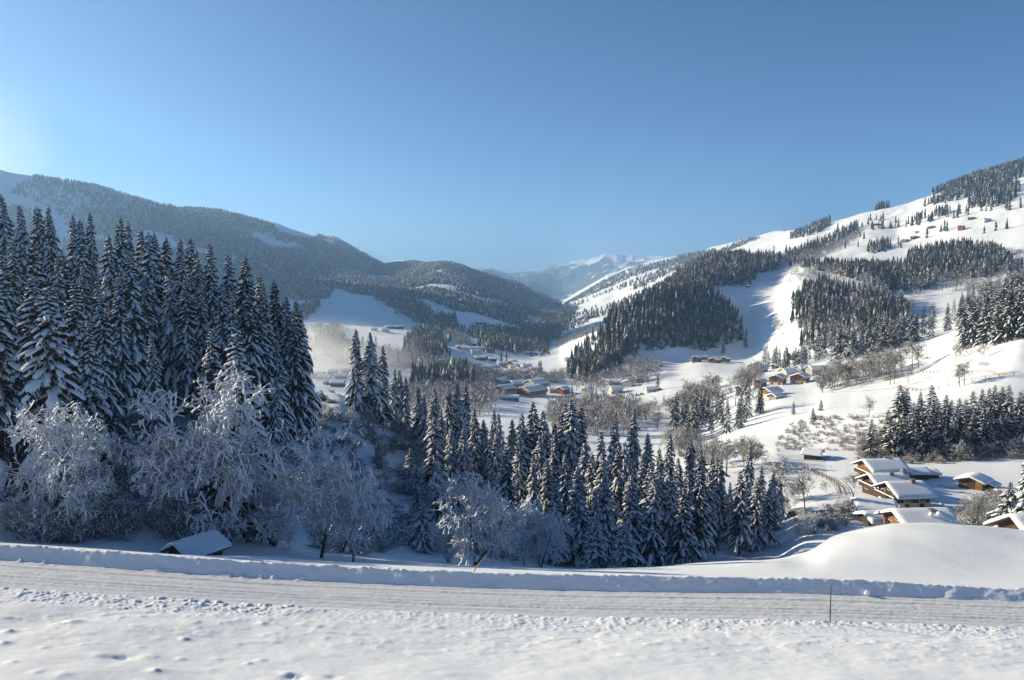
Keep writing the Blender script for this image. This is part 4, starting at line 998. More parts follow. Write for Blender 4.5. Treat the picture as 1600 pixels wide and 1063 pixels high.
GC = 'houses of the farmstead below the white knoll'
def house(px, Y, L, W, wall_h, yaw, label, group, pitch=.42, ov=1.0, th=.5, upper='timber', lower=None, low_h=0.0, name='chalet', cat='house', detail=2, dz=0.0,
          chimney=None, balcony=False, vents=(), door=False, side_windows=True, stories=1, smooth=True):
    X, Yp, z = at(px, Y); z += dz
    if group == GC: L, W, wall_h, low_h = L * .92, W * .92, wall_h * .86, low_h * .86; chimney = chimney and tuple(c * .9 for c in chimney)
    root = empty(name, (X, Yp, z), radians(yaw))
    tag(root, label, cat, group)
    hx, hy = L / 2, W / 2
    zr = wall_h + hy * pitch
    base = -2.2
    lowm = M[lower] if lower else M[upper]
    # walls: lower storey and upper storey with gables
    b = MB()
    if lower and low_h > 0:
        b.box(-hx, hx, -hy, hy, base, low_h); b.build('wall', lowm, root)
        b = MB(); z0 = low_h; hx2, hy2 = hx + .04, hy + .04
    else:
        z0 = base; hx2, hy2 = hx, hy
    zt = wall_h; zp = zr - .02
    V = [(-hx2, -hy2, z0), (-hx2, hy2, z0), (-hx2, hy2, zt), (-hx2, 0, zp), (-hx2, -hy2, zt), (hx2, -hy2, z0), (hx2, hy2, z0), (hx2, hy2, zt), (hx2, 0, zp), (hx2, -hy2, zt)]
    b.add(V, [(0, 4, 3, 2, 1), (5, 6, 7, 8, 9), (0, 5, 9, 4), (1, 2, 7, 6), (2, 3, 8, 7), (3, 4, 9, 8), (0, 1, 6, 5)])
    b.build('upper_wall' if lower else 'wall', M[upper], root)
    # roof boards
    b = MB(); X0, Y0 = hx + ov, hy + ov; t = .16
    e = zr - pitch * Y0
    V = [(-X0, -Y0, e), (-X0, 0, zr), (-X0, Y0, e), (-X0, Y0, e - t), (-X0, 0, zr - t), (-X0, -Y0, e - t)]
    V = V + [(-x, y, q) for x, y, q in V]
    b.add([(x, y, q + .012) for x, y, q in V], [(0, 1, 7, 6), (1, 2, 8, 7), (2, 3, 9, 8), (3, 4, 10, 9), (4, 5, 11, 10), (5, 0, 6, 11), (0, 5, 4, 1), (1, 4, 3, 2), (6, 7, 10, 11), (7, 8, 9, 10)])
    rf = b.build('roof', M['roof_board'], root)
    Vs, Qs = roof_snow(L, W, ov + .06, zr + .016, pitch, th)
    link('snow_cover', mesh_np('roof_snow', Vs, Qs, M['roof_snow'], None, smooth), rf)
    if detail >= 1:
        rows = [low_h * .5 + .1] if lower and low_h > 1.6 else []
        rows += [z0 + (wall_h - max(z0, 0)) * .5] if lower else ([1.5] if stories == 1 else [1.5, 4.2])
        ww, wh = (.55, .6)
        def win(x, y, zz, ax):
            f = MB(); p = MB(); d = .07
            if ax == 'x':
                s = -1 if x < 0 else 1
                f.box(min(x, x + s * d), max(x, x + s * d), y - ww - .12, y + ww + .12, zz - wh - .12, zz + wh + .12)
                q = x + s * (d + .003); p.add([(q, y - ww, zz - wh), (q, y + ww, zz - wh), (q, y + ww, zz + wh), (q, y - ww, zz + wh)], [(0, 1, 2, 3)])
            else:
                s = -1 if y < 0 else 1
                f.box(x - ww - .12, x + ww + .12, min(y, y + s * d), max(y, y + s * d), zz - wh - .12, zz + wh + .12)
                q = y + s * (d + .003); p.add([(x - ww, q, zz - wh), (x + ww, q, zz - wh), (x + ww, q, zz + wh), (x - ww, q, zz + wh)], [(0, 1, 2, 3)])
            w_ = f.build('window', M['frame_paint'], root); p.build('pane', M['glass'], w_)
        for zz in rows:
            up = lower and zz > low_h
            a, c = (hx2, hy2) if (up or not lower) else (hx, hy)
            if zz + wh + .15 < zr - pitch * hy * .5:
                for y in ([-hy * .55, hy * .55] if W > 5 else [0]):
                    if zz + wh < zt + (hy - abs(y)) * pitch - .3: win(-a, y, zz, 'x')
            if side_windows and zz + wh + .2 < wall_h:
                nx = max(2, int(L / 4))
                for k in range(nx): win(-hx + L * (k + .5) / nx, -c, zz, 'y')
        if W > 6.5: win(-hx2, 0, wall_h + hy * pitch * .42, 'x')
    if balcony:
        b = MB(); zb = (low_h if lower else wall_h * .5)
        b.box(-hx2 - 1.15, -hx2, -hy * .92, hy * .92, zb, zb + .14)
        b.box(-hx2 - 1.15, -hx2 - 1.08, -hy * .92, hy * .92, zb + .14, zb + 1.0)
        for sy in (-1, 1):
            y = sy * hy * .92; b.box(-hx2 - 1.08, -hx2, min(y, y - sy * .07), max(y, y - sy * .07), zb + .14, zb + 1.0)
        bo = b.build('balcony', M['dark_timber'], root)
        s_ = MB(); s_.box(-hx2 - 1.22, -hx2 - 1.02, -hy * .92, hy * .92, zb + 1.003, zb + 1.2); s_.build('snow_ledge', M['roof_snow'], bo)
    if chimney:
        cx, cy, ch = chimney
        zc = zr - pitch * abs(cy)
        c_ = MB(); c_.box(cx - .42, cx + .42, cy - .42, cy + .42, zc - .3, zc + th + ch); cc = c_.build('chimney', M['stone'], root)
        k_ = MB(); k_.box(cx - .55, cx + .55, cy - .55, cy + .55, zc + th + ch + .003, zc + th + ch + .1)
        k_.build('cap', M['stone'], cc)
    for vx, vy in vents:
        zc = zr - pitch * abs(vy) + th
        v_ = MB(); v_.tube([(vx, vy, zc - .4), (vx, vy, zc + .45)], .16, 8); vo = v_.build('vent', M['metal'], root)
        s_ = MB(); s_.tube([(vx, vy, zc + .35), (vx, vy, zc + .52), (vx, vy, zc + .78), (vx, vy, zc + .92)], [.42, .48, .36, .08], 10); s_.build('snow_cap', M['roof_snow'], vo, True)
    if door:
        d_ = MB(); d_.box(-hx2 - .06, -hx2, -.95, .95, 0, 2.1); do = d_.build('door', M['dark_timber'], root)
        h_ = MB(); h_.box(-hx2 - .12, -hx2 - .063, .6, .72, 1.0, 1.15); h_.build('handle', M['metal'], do)
    return root

GC = 'houses of the farmstead below the white knoll'
house(1437, 141, 9.6, 10, 3.2, 4, 'wide low roof with two vents and snow capped chimney just over the white knoll', GC, pitch=.40, ov=1.2, th=.65, upper='timber', vents=((0.4, -2.6), (1.9, -2.5)), chimney=(1.6, -1.2, .35), name='farmhouse', dz=-.1)
house(1371, 150, 5.4, 5.5, 2.0, 8, 'low annex with white snow hump joining the wide low roof', GC, pitch=.36, ov=.7, th=.6, upper='dark_timber', detail=1, name='annex', dz=-.5)
house(1366, 156, 6.6, 6.2, 3.0, -14, 'small barn with ochre wall and clean snow roof below the lane bend', GC, pitch=.36, ov=.9, th=.4, upper='timber', detail=0, name='barn', cat='barn', dz=-.1)
house(1411, 166, 7.2, 8.6, 3.9, 6, 'dark chalet with stone chimney and white ground floor, frontmost of three', GC, pitch=.45, ov=1.1, th=.4, upper='dark_timber', lower='plaster', low_h=1.9, chimney=(1.6, -.8, .7), balcony=True)
house(1383, 177, 7.4, 8.2, 3.6, 6, 'dark chalet in the middle of three with short dark chimney', GC, pitch=.45, ov=1.1, th=.4, upper='dark_timber', chimney=(0.8, -.9, .6), balcony=True)
house(1376, 193, 8.6, 8.4, 4.6, 6, 'orange sunlit chalet, rearmost and highest of three', GC, pitch=.42, ov=1.2, th=.45, upper='timber', balcony=True, chimney=(1.5, .5, .3))
house(1390, 184, 4.2, 4.0, 2.2, -30, 'small snow roofed shed wedged between two chalets', GC, pitch=.38, ov=.6, th=.4, upper='dark_timber', detail=0, name='shed', cat='shed', dz=.6)
house(1429, 197, 5.0, 5.0, 2.2, 4, 'dark low barn behind the chalets at the thicket edge', GC, pitch=.36, ov=.7, th=.4, upper='dark_timber', detail=0, name='barn', cat='barn')
house(1452, 199, 3.0, 4.2, 1.6, 4, 'lower lean shed adjoining the dark low barn', GC, pitch=.32, ov=.5, th=.35, upper='dark_timber', detail=0, name='shed', cat='shed', dz=-.1)
house(1521, 187, 5.2, 5.6, 2.6, 42, 'sunlit orange barn standing alone before the thicket', GC, pitch=.34, ov=.9, th=.35, upper='timber', detail=0, name='barn', cat='barn', door=True)
house(1543, 186, 3.2, 4.0, 1.5, 42, 'dark lean shed on the far side of the orange barn', GC, pitch=.30, ov=.6, th=.35, upper='dark_timber', detail=0, name='shed', cat='shed')
house(1574, 178, 5.0, 3.2, 1.3, 0, 'flat white shed between orange barn and wide snowy spruce', GC, pitch=.04, ov=.1, th=.5, upper='grey_wall', detail=0, name='shed', cat='shed')
house(1630, 108, 8.4, 8.6, 1.6, 4, 'big steep snow roof cut by the picture edge', GC, pitch=.56, ov=1.3, th=.6, upper='dark_timber', detail=0, name='farmhouse', dz=-.5)
house(1270, 236, 4.8, 5.6, 2.4, 150, 'pale shed at the end of the walled terrace', GC, pitch=.36, ov=.8, th=.35, upper='dark_timber', detail=0, name='shed', cat='shed')
house(306, 59.0, 2.9, 2.6, 1.0, 58, 'old timber hut deep in snow below the great frosted tree', None, pitch=.50, ov=.45, th=.32, upper='dark_timber', detail=0, name='hut', cat='hut', door=False, dz=-.35)

GM = 'houses on the hillside above the copse'
for px, Y, L, W, h, yaw, up, lab in [
 (1204, 425, 9, 8, 3.6, 30, 'timber', 'timber house at the field edge, nearest above the copse'), (1213, 412, 6, 5, 1.8, 30, 'grey_wall', 'low snow covered garage before the timber house at the field edge'),
 (1215, 475, 9, 8, 4.6, 55, 'red_timber', 'red gabled house with dim bluish roof, valley side of two'), (1250, 472, 10, 9, 4.4, 55, 'red_timber', 'red gabled house facing the sun, hill side of two'),
 (1231, 530, 9, 8, 4, 20, 'plaster', 'pale house with large white roof behind the red gables'), (1278, 505, 13, 8, 3.8, 10, 'grey_wall', 'long white roofed house highest behind the red gables'),
 (1256, 535, 9, 7, 3.8, 15, 'grey_wall', 'half hidden white roof between pale house and long house'), (1188, 485, 5, 6, 4, 50, 'timber', 'narrow house among bare trees beside the red gables'),
 (1323, 610, 11, 8, 3.6, 10, 'grey_wall', 'white roof behind the climbing hedge'), (1157, 485, 4, 4.5, 5, 40, 'dark_timber', 'tall narrow dark hut in the grey copse'), (1098, 560, 8, 7, 3.5, 10, 'grey_wall', 'white roof peeping over the grey copse'),
 (1180, 700, 11, 9, 4.5, 45, 'grey_wall', 'dark gabled house at the corner of the blue meadow'), (1188, 640, 9, 8, 4, 40, 'grey_wall', 'shaded house below the dark gabled meadow house'), (1213, 660, 6, 5, 3, 30, 'dark_timber', 'small dark hut above the red gables'), (1242, 690, 9, 7, 3.5, 10, 'dark_timber', 'dark barn under the clump behind the hillside roofs')]:
    house(px, Y, L, W, h, yaw, lab, GM, upper=up, lower='plaster' if up in ('timber', 'red_timber') and L > 7 else None, low_h=1.8, detail=1 if Y < 480 else 0, ov=.9, th=.5, pitch=.40)
GW = 'wooden houses in the middle of the blue meadow'
for px, Y, L, W, h, yaw, lab in [(1089, 800, 8, 7, 5, 55, 'tallest wooden house of the meadow row, nearest the knoll'), (1102, 812, 6, 6, 3.6, 50, 'small wooden house second in the meadow row'), (1117, 790, 10, 9, 3.6, 50, 'broad wooden house with largest roof of the meadow row'), (1133, 802, 8, 8, 4, 50, 'wooden house at the hill end of the meadow row'),
                                 (1032, 800, 4.5, 4, 1.6, 10, 'tiny dark hay hut alone on the blue meadow')]:
    house(px, Y, L, W, h, yaw, lab, GW, upper='dark_timber', detail=0, ov=.8, th=.45, pitch=.42)

GV = 'houses of the valley village'
for px, Y, L, W, h, yaw, up, lo, lab in [
 (789, 668, 13, 12, 5, 48, 'timber', 'plaster', 'orange gabled chalet, smaller of two in front of the village'), (830, 672, 22, 16, 6, 46, 'timber', 'plaster', 'big orange gabled chalet with long white roof in front of the village'),
 (838, 720, 18, 15, 8, 40, 'grey_wall', None, 'grey shaded roof rising behind the big orange chalet'), (808, 735, 13, 11, 5, 30, 'grey_wall', None, 'white roofed house behind the smaller orange chalet'), (784, 770, 8, 7, 4, 20, 'grey_wall', None, 'isolated white roof beside the frosted valley wood'),
 (797, 610, 14, 6, 3.4, 0, 'grey_wall', None, 'long low building with dark window band in front of the orange chalets'), (880, 690, 9, 8, 5, 45, 'red_timber', None, 'brown gabled house half hidden by dark valley spruces'), (918, 650, 8, 8, 7.5, 60, 'plaster', None, 'tall pale yellow house between two dark valley spruces'),
 (961, 720, 12, 8, 4, 0, 'grey_wall', None, 'white roof at the foot of the brushy knoll'), (962, 672, 10, 8, 4.4, 15, 'plaster', None, 'pale long house in front of the white roof at the knoll foot'), (981, 700, 9, 10, 4, 70, 'plaster', None, 'pale round gabled house by the meadow'),
 (1001, 712, 11, 8, 4.2, 15, 'timber', None, 'yellow orange house at the edge of the sunny meadow bump'), (1017, 640, 9, 6, 3.2, 10, 'plaster', None, 'pale low house on the sunny meadow beside parked cars'),
 (866, 700, 10, 8, 3.5, 10, 'grey_wall', None, 'long snow roof behind the bare valley trees'), (850, 720, 10, 8, 3.5, 5, 'grey_wall', None, 'snow roof behind the big orange chalet, knoll side')]:
    house(px, Y, L, W, h, yaw, lab, GV, upper=up, lower=lo, low_h=2.2, detail=0 if Y > 680 else 1, ov=1.0, th=.6, pitch=.38)
rv = np.random.RandomState(12)
P = scatter([[(737,584),(770,574),(795,569),(820,573),(850,588),(873,598),(856,603),(790,601),(750,594)]], 700, 1350, 160, rng=rv)
got = []
for p in P:
    if all(math.hypot(p[0] - q[0], (p[1] - q[1]) * .55) > 13 for q in got): got.append(p)
    if len(got) >= 42: break
for p in got:
    o = house(proj(*p)[0], p[1], rv.uniform(9, 13), rv.uniform(7.5, 10), rv.uniform(3.5, 5.5), rv.uniform(-10, 60), 'snow roofed house packed in the heart of the valley village', 'houses packed in the heart of the village',
              upper=['plaster', 'grey_wall', 'dark_timber', 'timber'][rv.randint(4)], detail=0, ov=.9, th=.6, pitch=.36, name='village_house')
for grp, what, L in [
 ('houses in the drifting mist', 'snow roofed house in the drifting mist beside the spruce trio', [(497, 735), (508, 720), (520, 750), (532, 730), (542, 760), (515, 690), (528, 675)]),
 ('white roofs at the village wood', 'large white roof above the misty village wood', [(622, 820), (636, 830), (655, 815), (668, 830), (684, 820), (694, 830)]),
 ('farms of the lowest shaded field', 'farm building in the row on the lowest shaded field', [(506, 1040), (517, 1050), (526, 1045), (536, 1055), (545, 1060)]),
 ('farms of the middle shaded field', 'farm building by the sunlit strip of the middle shaded field', [(584, 1240), (601, 1235), (608, 1290), (618, 1295), (625, 1300)]),
 ('hamlet at the foot of the shaded field', 'small house of the hamlet at the foot of the shaded field', [(738, 1150), (742, 1100), (750, 1105), (743, 1060), (720, 1090), (728, 1080), (760, 1010), (750, 990), (770, 1000)]),
 ('farms of the far shaded field', 'farm building on the far shaded field under the dark wood', [(748, 1500), (755, 1520), (766, 1510), (772, 1530), (792, 1560), (825, 1440)])]:
    for px, Y in L:
        house(px, Y, rv.uniform(8, 13), rv.uniform(7, 9), rv.uniform(3, 4.5), rv.uniform(-5, 40), what, grp, upper=['plaster', 'dark_timber', 'dark_timber'][rv.randint(3)], detail=0, ov=1, th=.7, pitch=.38, name='farm_building')
GF2 = 'farms high on the bright hill'
for px, Y, L, W, h, yaw, up, lab in [(571, 1900, 22, 14, 4, 10, 'dark_timber', 'sunlit white roof at the upper edge of the shaded field, larger'), (582, 1910, 14, 12, 4, 10, 'dark_timber', 'sunlit white roof at the upper edge of the shaded field, smaller'),
 (1502, 1290, 11, 10, 8, 40, 'red_timber', 'reddish tall farmhouse high on the bright hill'), (1540, 1290, 17, 10, 6.5, 15, 'plaster', 'long pale farmhouse high on the bright hill'), (1518, 1360, 12, 9, 4, 20, 'dark_timber', 'dark barn above the reddish tall farmhouse'), (1571, 1360, 13, 10, 5, 10, 'grey_wall', 'grey farmhouse highest of the bright hill group'),
 (1415, 1370, 13, 10, 5, 30, 'timber', 'brown farmhouse standing before a dark barn on the bright hill'), (1429, 1375, 14, 9, 5, 10, 'dark_timber', 'dark barn beside the brown farmhouse on the bright hill'), (1431, 1440, 10, 8, 4, 10, 'plaster', 'pale house behind the dark barn on the bright hill'), (1456, 1420, 13, 9, 3.6, 10, 'dark_timber', 'dark low barn before a spruce clump on the bright hill'),
 (1370, 1700, 16, 9, 3.5, 15, 'dark_timber', 'dark roofed farm under the crest wood'), (1240, 1600, 16, 9, 4.5, 20, 'red_timber', 'reddish farm on the crest below the rounded ridge'), (1255, 1620, 12, 9, 4, 10, 'dark_timber', 'dark farm beside the reddish crest farm'),
 (797, 1230, 13, 10, 5, 15, 'grey_wall', 'house on the tip of the sunny village slope'), (828, 1160, 22, 8, 4, 5, 'grey_wall', 'long farm on the sunny village slope'), (842, 1150, 10, 8, 4, 5, 'dark_timber', 'dark barn at the end of the long village slope farm'), (888, 990, 11, 8, 4.5, 20, 'grey_wall', 'house on the sunny slope against the wooded knoll'),
 (1171, 1130, 6, 5, 3, 10, 'dark_timber', 'hay hut on the upper meadow, higher of two'), (1169, 1085, 6, 5, 3, 10, 'dark_timber', 'hay hut on the upper meadow, lower of two')]:
    house(px, Y, L * .8, W * .8, h * .75, yaw, lab, GF2, upper=up, detail=0, ov=1, th=.6, pitch=.36, name='farm_building')
# summit lodge on the hazy ridge
X, Y, z = at(346, 3440)
lo = empty('summit_lodge', (X, Y, z), 0); tag(lo, 'pale lodge with mast on top of the hazy ridge', 'lodge')
b = MB(); b.box(-32, 32, -9, 9, -8, 14); b.build('wall', M['grey_wall'], lo)
b = MB(); b.add([(-35, -12, 14.01), (-35, 0, 20), (-35, 12, 14.01), (35, -12, 14.01), (35, 0, 20), (35, 12, 14.01)], [(0, 3, 4, 1), (1, 4, 5, 2), (0, 1, 2), (3, 5, 4), (0, 2, 5, 3)]); b.build('roof', M['roof_snow'], lo)
b = MB(); b.tube([(24, 0, 12), (24, 0, 36)], .7, 6); b.build('mast', M['metal'], lo)

# ------------------------------------------------------------------ small things
def drape(name, pts, width, matname, label=None, kind='structure', lift=.06, step=1.2):
    """a lane draped over the ground along photo points (column, distance)"""
    Pw = np.array([at(px, Y)[:2] for px, Y in pts])
    d = np.concatenate([[0], np.cumsum(np.linalg.norm(np.diff(Pw, axis=0), axis=1))])
    s = np.arange(0, d[-1], step)
    X = pchip(d, Pw[:, 0], s); Y = pchip(d, Pw[:, 1], s)
    tx = np.gradient(X); ty = np.gradient(Y); ln = np.hypot(tx, ty); nx = -ty / ln; ny = tx / ln
    V = []; na = 9
    for k in range(na):
        q = (k / (na - 1) - .5) * width
        xs_ = X + nx * q; ys_ = Y + ny * q
        zz = ground(xs_, ys_) + lift + .10 * abs(k - (na - 1) / 2 >= (na - 1) / 2 - .1) - .05 * (k in (2, 6))
        V.append(np.stack([xs_, ys_, zz], -1))
    V = np.stack(V, 1)
    n = len(s); idx = np.arange(n * na).reshape(n, na)
    Q = np.stack([idx[:-1, :-1], idx[1:, :-1], idx[1:, 1:], idx[:-1, 1:]], -1).reshape(-1, 4)
    o = link(name, mesh_np(name, V.reshape(-1, 3), Q, M[matname], None, True)); o['kind'] = kind
    return o
drape('lane', [(1196, 236), (1222, 226), (1240, 222), (1258, 224), (1290, 208), (1312, 190), (1320, 178), (1314, 166), (1302, 156), (1290, 148)], 3.2, 'lane_snow')
drape('farm_track', [(1450, 176), (1478, 158), (1490, 152), (1510, 158), (1530, 168), (1520, 178), (1490, 186), (1460, 190)], 2.6, 'packed_snow')
drape('terrace_yard', [(1200, 244), (1222, 240), (1250, 238), (1275, 236), (1296, 234)], 9, 'packed_snow', lift=.12)
drape('field_track', [(1488, 338), (1484, 326), (1510, 318), (1530, 312), (1548, 306), (1560, 300), (1600, 296)], 2.2, 'lane_snow')
drape('field_track', [(1290, 400), (1340, 378), (1400, 356), (1440, 350), (1484, 336)], 1.6, 'lane_snow')

def fence(pts, label, group=None, h=1.0, gap=3.0, name='fence', mt='pole_wood', rails=2):
    Pw = np.array([at(px, Y)[:2] for px, Y in pts])
    d = np.concatenate([[0], np.cumsum(np.linalg.norm(np.diff(Pw, axis=0), axis=1))])
    n = max(2, int(d[-1] / gap)); s = np.linspace(0, d[-1], n + 1)
    X = np.interp(s, d, Pw[:, 0]); Y = np.interp(s, d, Pw[:, 1]); Z = ground(X, Y)
    r = empty(name, (X[0], Y[0], Z[0])); tag(r, label, 'fence', group)
    o = np.array([X[0], Y[0], Z[0]])
    for k in range(n + 1):
        b = MB(); p = np.array([X[k], Y[k], Z[k]]) - o
        b.box(p[0] - .07, p[0] + .07, p[1] - .07, p[1] + .07, p[2] - .4, p[2] + h); b.build('post', M[mt], r)
    for q in range(rails):
        b = MB(); b.tube([tuple(np.array([X[k], Y[k] - .1, Z[k] + h * (.55 + .38 * q)]) - o) for k in range(n + 1)], .055, 5); b.build('rail', M[mt], r)
    return r
fence([(1203, 228), (1222, 218), (1243, 213), (1262, 222)], 'wooden railing along the terrace edge beside the gully spruces', 'fences around the farmsteads')
fence([(1262, 218), (1292, 202), (1310, 188), (1314, 178)], 'wooden railing following the inside of the lane bend', 'fences around the farmsteads')
fence([(1402, 350), (1440, 322), (1500, 305), (1560, 297), (1606, 292)], 'long post fence crossing the white field', 'field fences', gap=4.5, h=1.2)
fence([(1370, 412), (1400, 398), (1440, 380), (1480, 345), (1500, 338)], 'slanting fence along the bare trees up to the dark block', 'field fences', gap=5, h=1.2)
# wall under the lane bend
X, Y, z = at(1255, 156); b = MB()
w0 = at(1232, 166); w1 = at(1300, 157)
n = 12; V = []
for k in range(n + 1):
    t = k / n; x = w0[0] * (1 - t) + w1[0] * t; y = w0[1] * (1 - t) + w1[1] * t - 2.5 * sin(pi * t); g = ground(x, y)[0]
    V += [(x, y, g - 1), (x, y, g + .9), (x, y + .5, g + .9), (x, y + .5, g - 1)]
Fq = [(k * 4 + a, k * 4 + 4 + a, k * 4 + 4 + (a + 1) % 4, k * 4 + (a + 1) % 4) for k in range(n) for a in range(3)] + [(0, 1, 2, 3), (n * 4 + 3, n * 4 + 2, n * 4 + 1, n * 4)]
b.add(V, Fq); o = b.build('stone_wall', M['stone']); tag(o, 'dark low stone wall under the sunny orchard inside the lane bend', 'wall')

# snow poles by the road
def pole(px, Y, h, lean, matname, label, r=.036, z_off=0.0):
    X, Yp, z = at(px, Y)
    b = MB(); b.tube([(0, 0, -.3), (lean[0] * .5, lean[1] * .5, h * .5), (lean[0], lean[1], h)], [r, r * .95, r * .85], 8)
    b.tube([(lean[0], lean[1], h), (lean[0] * 1.02, lean[1] * 1.02, h + .03)], [r * .85, r * .4], 8)
    o = b.build('snow_pole', M[matname]); o.location = (X, Yp, z + z_off); tag(o, label, 'pole', 'snow poles beside the road')
pole(1297, 41.6, 2.05, (.0, .05), 'pole_wood', 'brown upright snow pole at the near edge of the road')
pole(735, 47.6, 1.0, (1.05, .3), 'yellow_wood', 'yellowish pole leaning far over out of the snow bank', .04)
# block of snow fallen on the bank
X, Y, z = at(1355, 45.75)
b = MB(); r_ = np.random.RandomState(4); V = []
for i in range(7):
    th = pi * i / 6
    for k in range(10):
        a = 2 * pi * k / 10; q = .26 * (1 + .25 * r_.uniform(-1, 1)); V.append((q * sin(th) * cos(a) * 1.3, q * sin(th) * sin(a), q * cos(th) * .9 + .1))
b.add(V, [(i * 10 + k, i * 10 + (k + 1) % 10, (i + 1) * 10 + (k + 1) % 10, (i + 1) * 10 + k) for i in range(6) for k in range(10)])
o = b.build('snow_block', M['snow']); o.scale = (.55, .55, .55); o.location = (X, Y, z + .10); tag(o, 'loose white snow block stuck on the shaded bank face', 'snow block')

def mast(px, Y, h, label):
    X, Yp, z = at(px, Y); r = empty('power_mast', (X, Yp, z)); tag(r, label, 'mast')
    for sx in (-1, 1):
        b = MB(); b.tube([(sx * 1.1, 0, -.4), (sx * .25, 0, h)], [.16, .10], 6); b.build('leg', M['pole_wood'], r)
    b = MB(); b.box(-1.6, 1.6, -.1, .1, h + .003, h + .2); b.build('crossarm', M['pole_wood'], r)
mast(1394, 372, 8.5, 'slim wooden mast with two legs on the white field edge')
# hay rack / shrub on the field
X, Y, z = at(1536, 316); r = empty('hay_rack', (X, Y, z), .3); tag(r, 'low dark hay rack on the white field beside small bare tree', 'rack')
for k in range(5):
    b = MB(); b.tube([(k * 1.0 - 2, 0, -.3), (k * 1.0 - 2, 0, 1.6)], .09, 6); b.build('post', M['pole_wood'], r)
for q in (.6, 1.1, 1.5):
    b = MB(); b.tube([(-2.3, -.12, q), (2.3, -.12, q)], .07, 6); b.build('rail', M['pole_wood'], r)

def car(px, Y, yaw, label, body='car_dark', snow=True):
    X, Yp, z = at(px, Y); r = empty('parked_car', (X, Yp, z), yaw); tag(r, label, 'car', 'cars parked on the sunny meadow')
    b = MB()
    pr = [(-2.1, .35), (-2.1, .85), (-1.7, .95), (-1.3, 1.45), (.5, 1.45), (1.1, .95), (2.0, .82), (2.1, .35)]
    V = [(x, y, q) for y in (-.85, .85) for x, q in pr]; n = len(pr)
    b.add(V, [tuple(range(n)), tuple(range(2 * n - 1, n - 1, -1))] + [(k, n + k, n + (k + 1) % n, (k + 1) % n) for k in range(n)]); b.build('body', M[body], r)
    for x in (-1.3, 1.3):
        for y in (-.8, .8):
            b = MB(); b.tube([(x, y - .1, .33), (x, y + .1, .33)], .33, 10); b.build('wheel', M['tyre'], r)
    b = MB(); b.box(-1.25, .45, -.7, .7, 1.453, 1.65); b.build('snow_cap', M['roof_snow'], r)
car(996, 628, .2, 'dark parked car, first from the knoll on the sunny meadow'); car(1003, 632, .1, 'dark parked car, second from the knoll on the sunny meadow'); car(1031, 640, .3, 'dark parked car at the hill end of the sunny meadow')
# ------------------------------------------------------------------ air
def closed_box(name, x0, x1, y0, y1, z0, z1):
    b = MB(); b.box(x0, x1, y0, y1, z0, z1)
    return b.build(name, [])
zmin = float(Zg.min()) - 1.0; zmax = max(float(Zg.max()), 620.0) + 40
hz = closed_box('haze', -30000, 30000, -70, 17500, min(zmin, -400), zmax)
m = bpy.data.materials.new('haze'); m.use_nodes = True; t = m.node_tree; t.nodes.remove(t.nodes['Principled BSDF'])
pv = t.nodes.new('ShaderNodeVolumePrincipled'); pv.inputs['Color'].default_value = (.40, .67, 1.0, 1); pv.inputs['Density'].default_value = 1.2e-4; pv.inputs['Anisotropy'].default_value = .55
t.links.new(pv.outputs[0], t.nodes['Material Output'].inputs['Volume'])
hz.data.materials.append(m); hz['kind'] = 'stuff'; tag(hz, 'thin bluish winter haze filling the valley', 'haze')

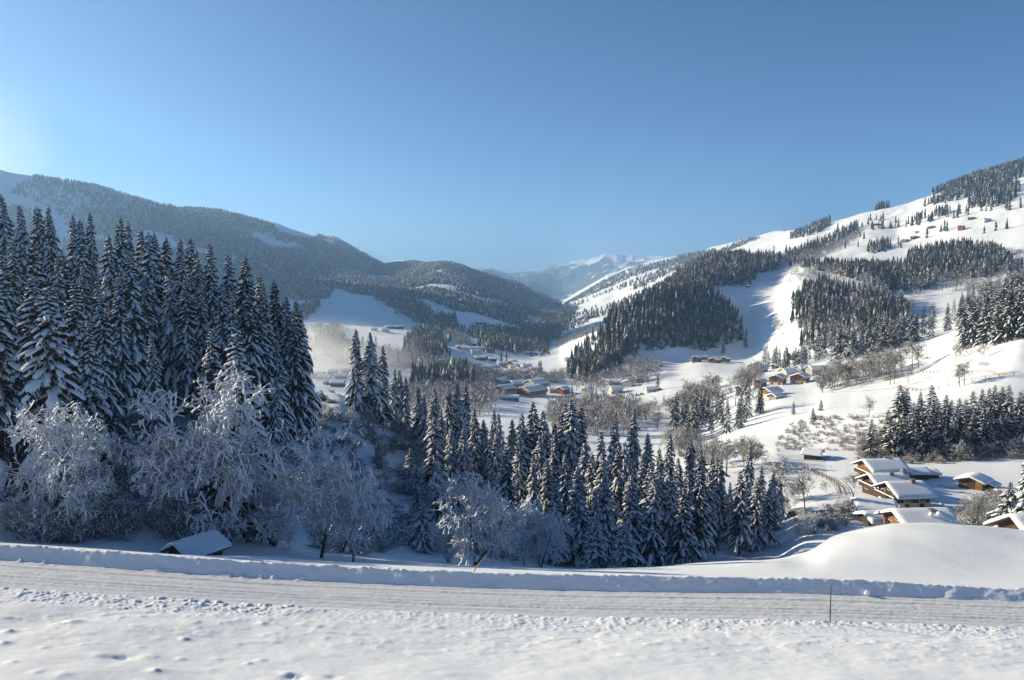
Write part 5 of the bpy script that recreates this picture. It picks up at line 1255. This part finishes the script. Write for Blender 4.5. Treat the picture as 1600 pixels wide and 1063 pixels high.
def mist(name, blobs, density, scale, label, seed, thr=.35):
    """drifting snow mist: a soft cloud of uneven density inside a closed shell"""
    xs0 = [(b[0] - b[3], b[0] + b[3], b[1] - b[4], b[1] + b[4], b[2] - b[5], b[2] + b[5]) for b in blobs]
    for (cx, cy, cz, rx, ry, rz) in blobs:
        b = MB(); b.box(-1, 1, -1, 1, -1, 1)
        o = b.build(name, []); o.location = (cx, cy, cz); o.scale = (rx, ry, rz)
        m = bpy.data.materials.new(name); m.use_nodes = True; t = m.node_tree; t.nodes.remove(t.nodes['Principled BSDF']); L = t.links
        tc = t.nodes.new('ShaderNodeTexCoord')
        ln = t.nodes.new('ShaderNodeVectorMath'); ln.operation = 'LENGTH'; L.new(tc.outputs['Object'], ln.inputs[0])
        f = t.nodes.new('ShaderNodeMapRange'); f.interpolation_type = 'SMOOTHSTEP'; f.inputs[1].default_value = 1.0; f.inputs[2].default_value = .15; L.new(ln.outputs['Value'], f.inputs[0])
        mp = t.nodes.new('ShaderNodeMapping'); mp.inputs['Location'].default_value = (seed * 3.1, seed, 0); mp.inputs['Scale'].default_value = scale; L.new(tc.outputs['Object'], mp.inputs[0])
        n = t.nodes.new('ShaderNodeTexNoise'); n.inputs['Scale'].default_value = 1.0; n.inputs['Detail'].default_value = 4; L.new(mp.outputs[0], n.inputs['Vector'])
        q = t.nodes.new('ShaderNodeMapRange'); q.inputs[1].default_value = thr; q.inputs[2].default_value = .75; L.new(n.outputs[0], q.inputs[0])
        a = t.nodes.new('ShaderNodeMath'); a.operation = 'MULTIPLY'; L.new(f.outputs[0], a.inputs[0]); L.new(q.outputs[0], a.inputs[1])
        d = t.nodes.new('ShaderNodeMath'); d.operation = 'MULTIPLY'; L.new(a.outputs[0], d.inputs[0]); d.inputs[1].default_value = density
        pv = t.nodes.new('ShaderNodeVolumePrincipled'); pv.inputs['Color'].default_value = (.95, .97, 1, 1); pv.inputs['Anisotropy'].default_value = .5
        L.new(d.outputs[0], pv.inputs['Density']); L.new(pv.outputs[0], t.nodes['Material Output'].inputs['Volume'])
        o.data.materials.append(m); tag(o, label, 'mist', None, 'stuff')
x0, y0, z0 = at(505, 740)
mist('valley_mist', [(x0 - 25, 740, z0 + 12, 150, 110, 52)], .034, (2.2, 2.2, 1.4), 'drifting mist over the houses behind the spruce trio', 3)
mist('snow_plume', [((-10 - 800) / F * 2900, 2900, zy(238) * 2900, 330, 220, 330)], .0017, (1.5, 1.5, .8), 'plume of blown snow above the crest at the picture edge', 8, .30)
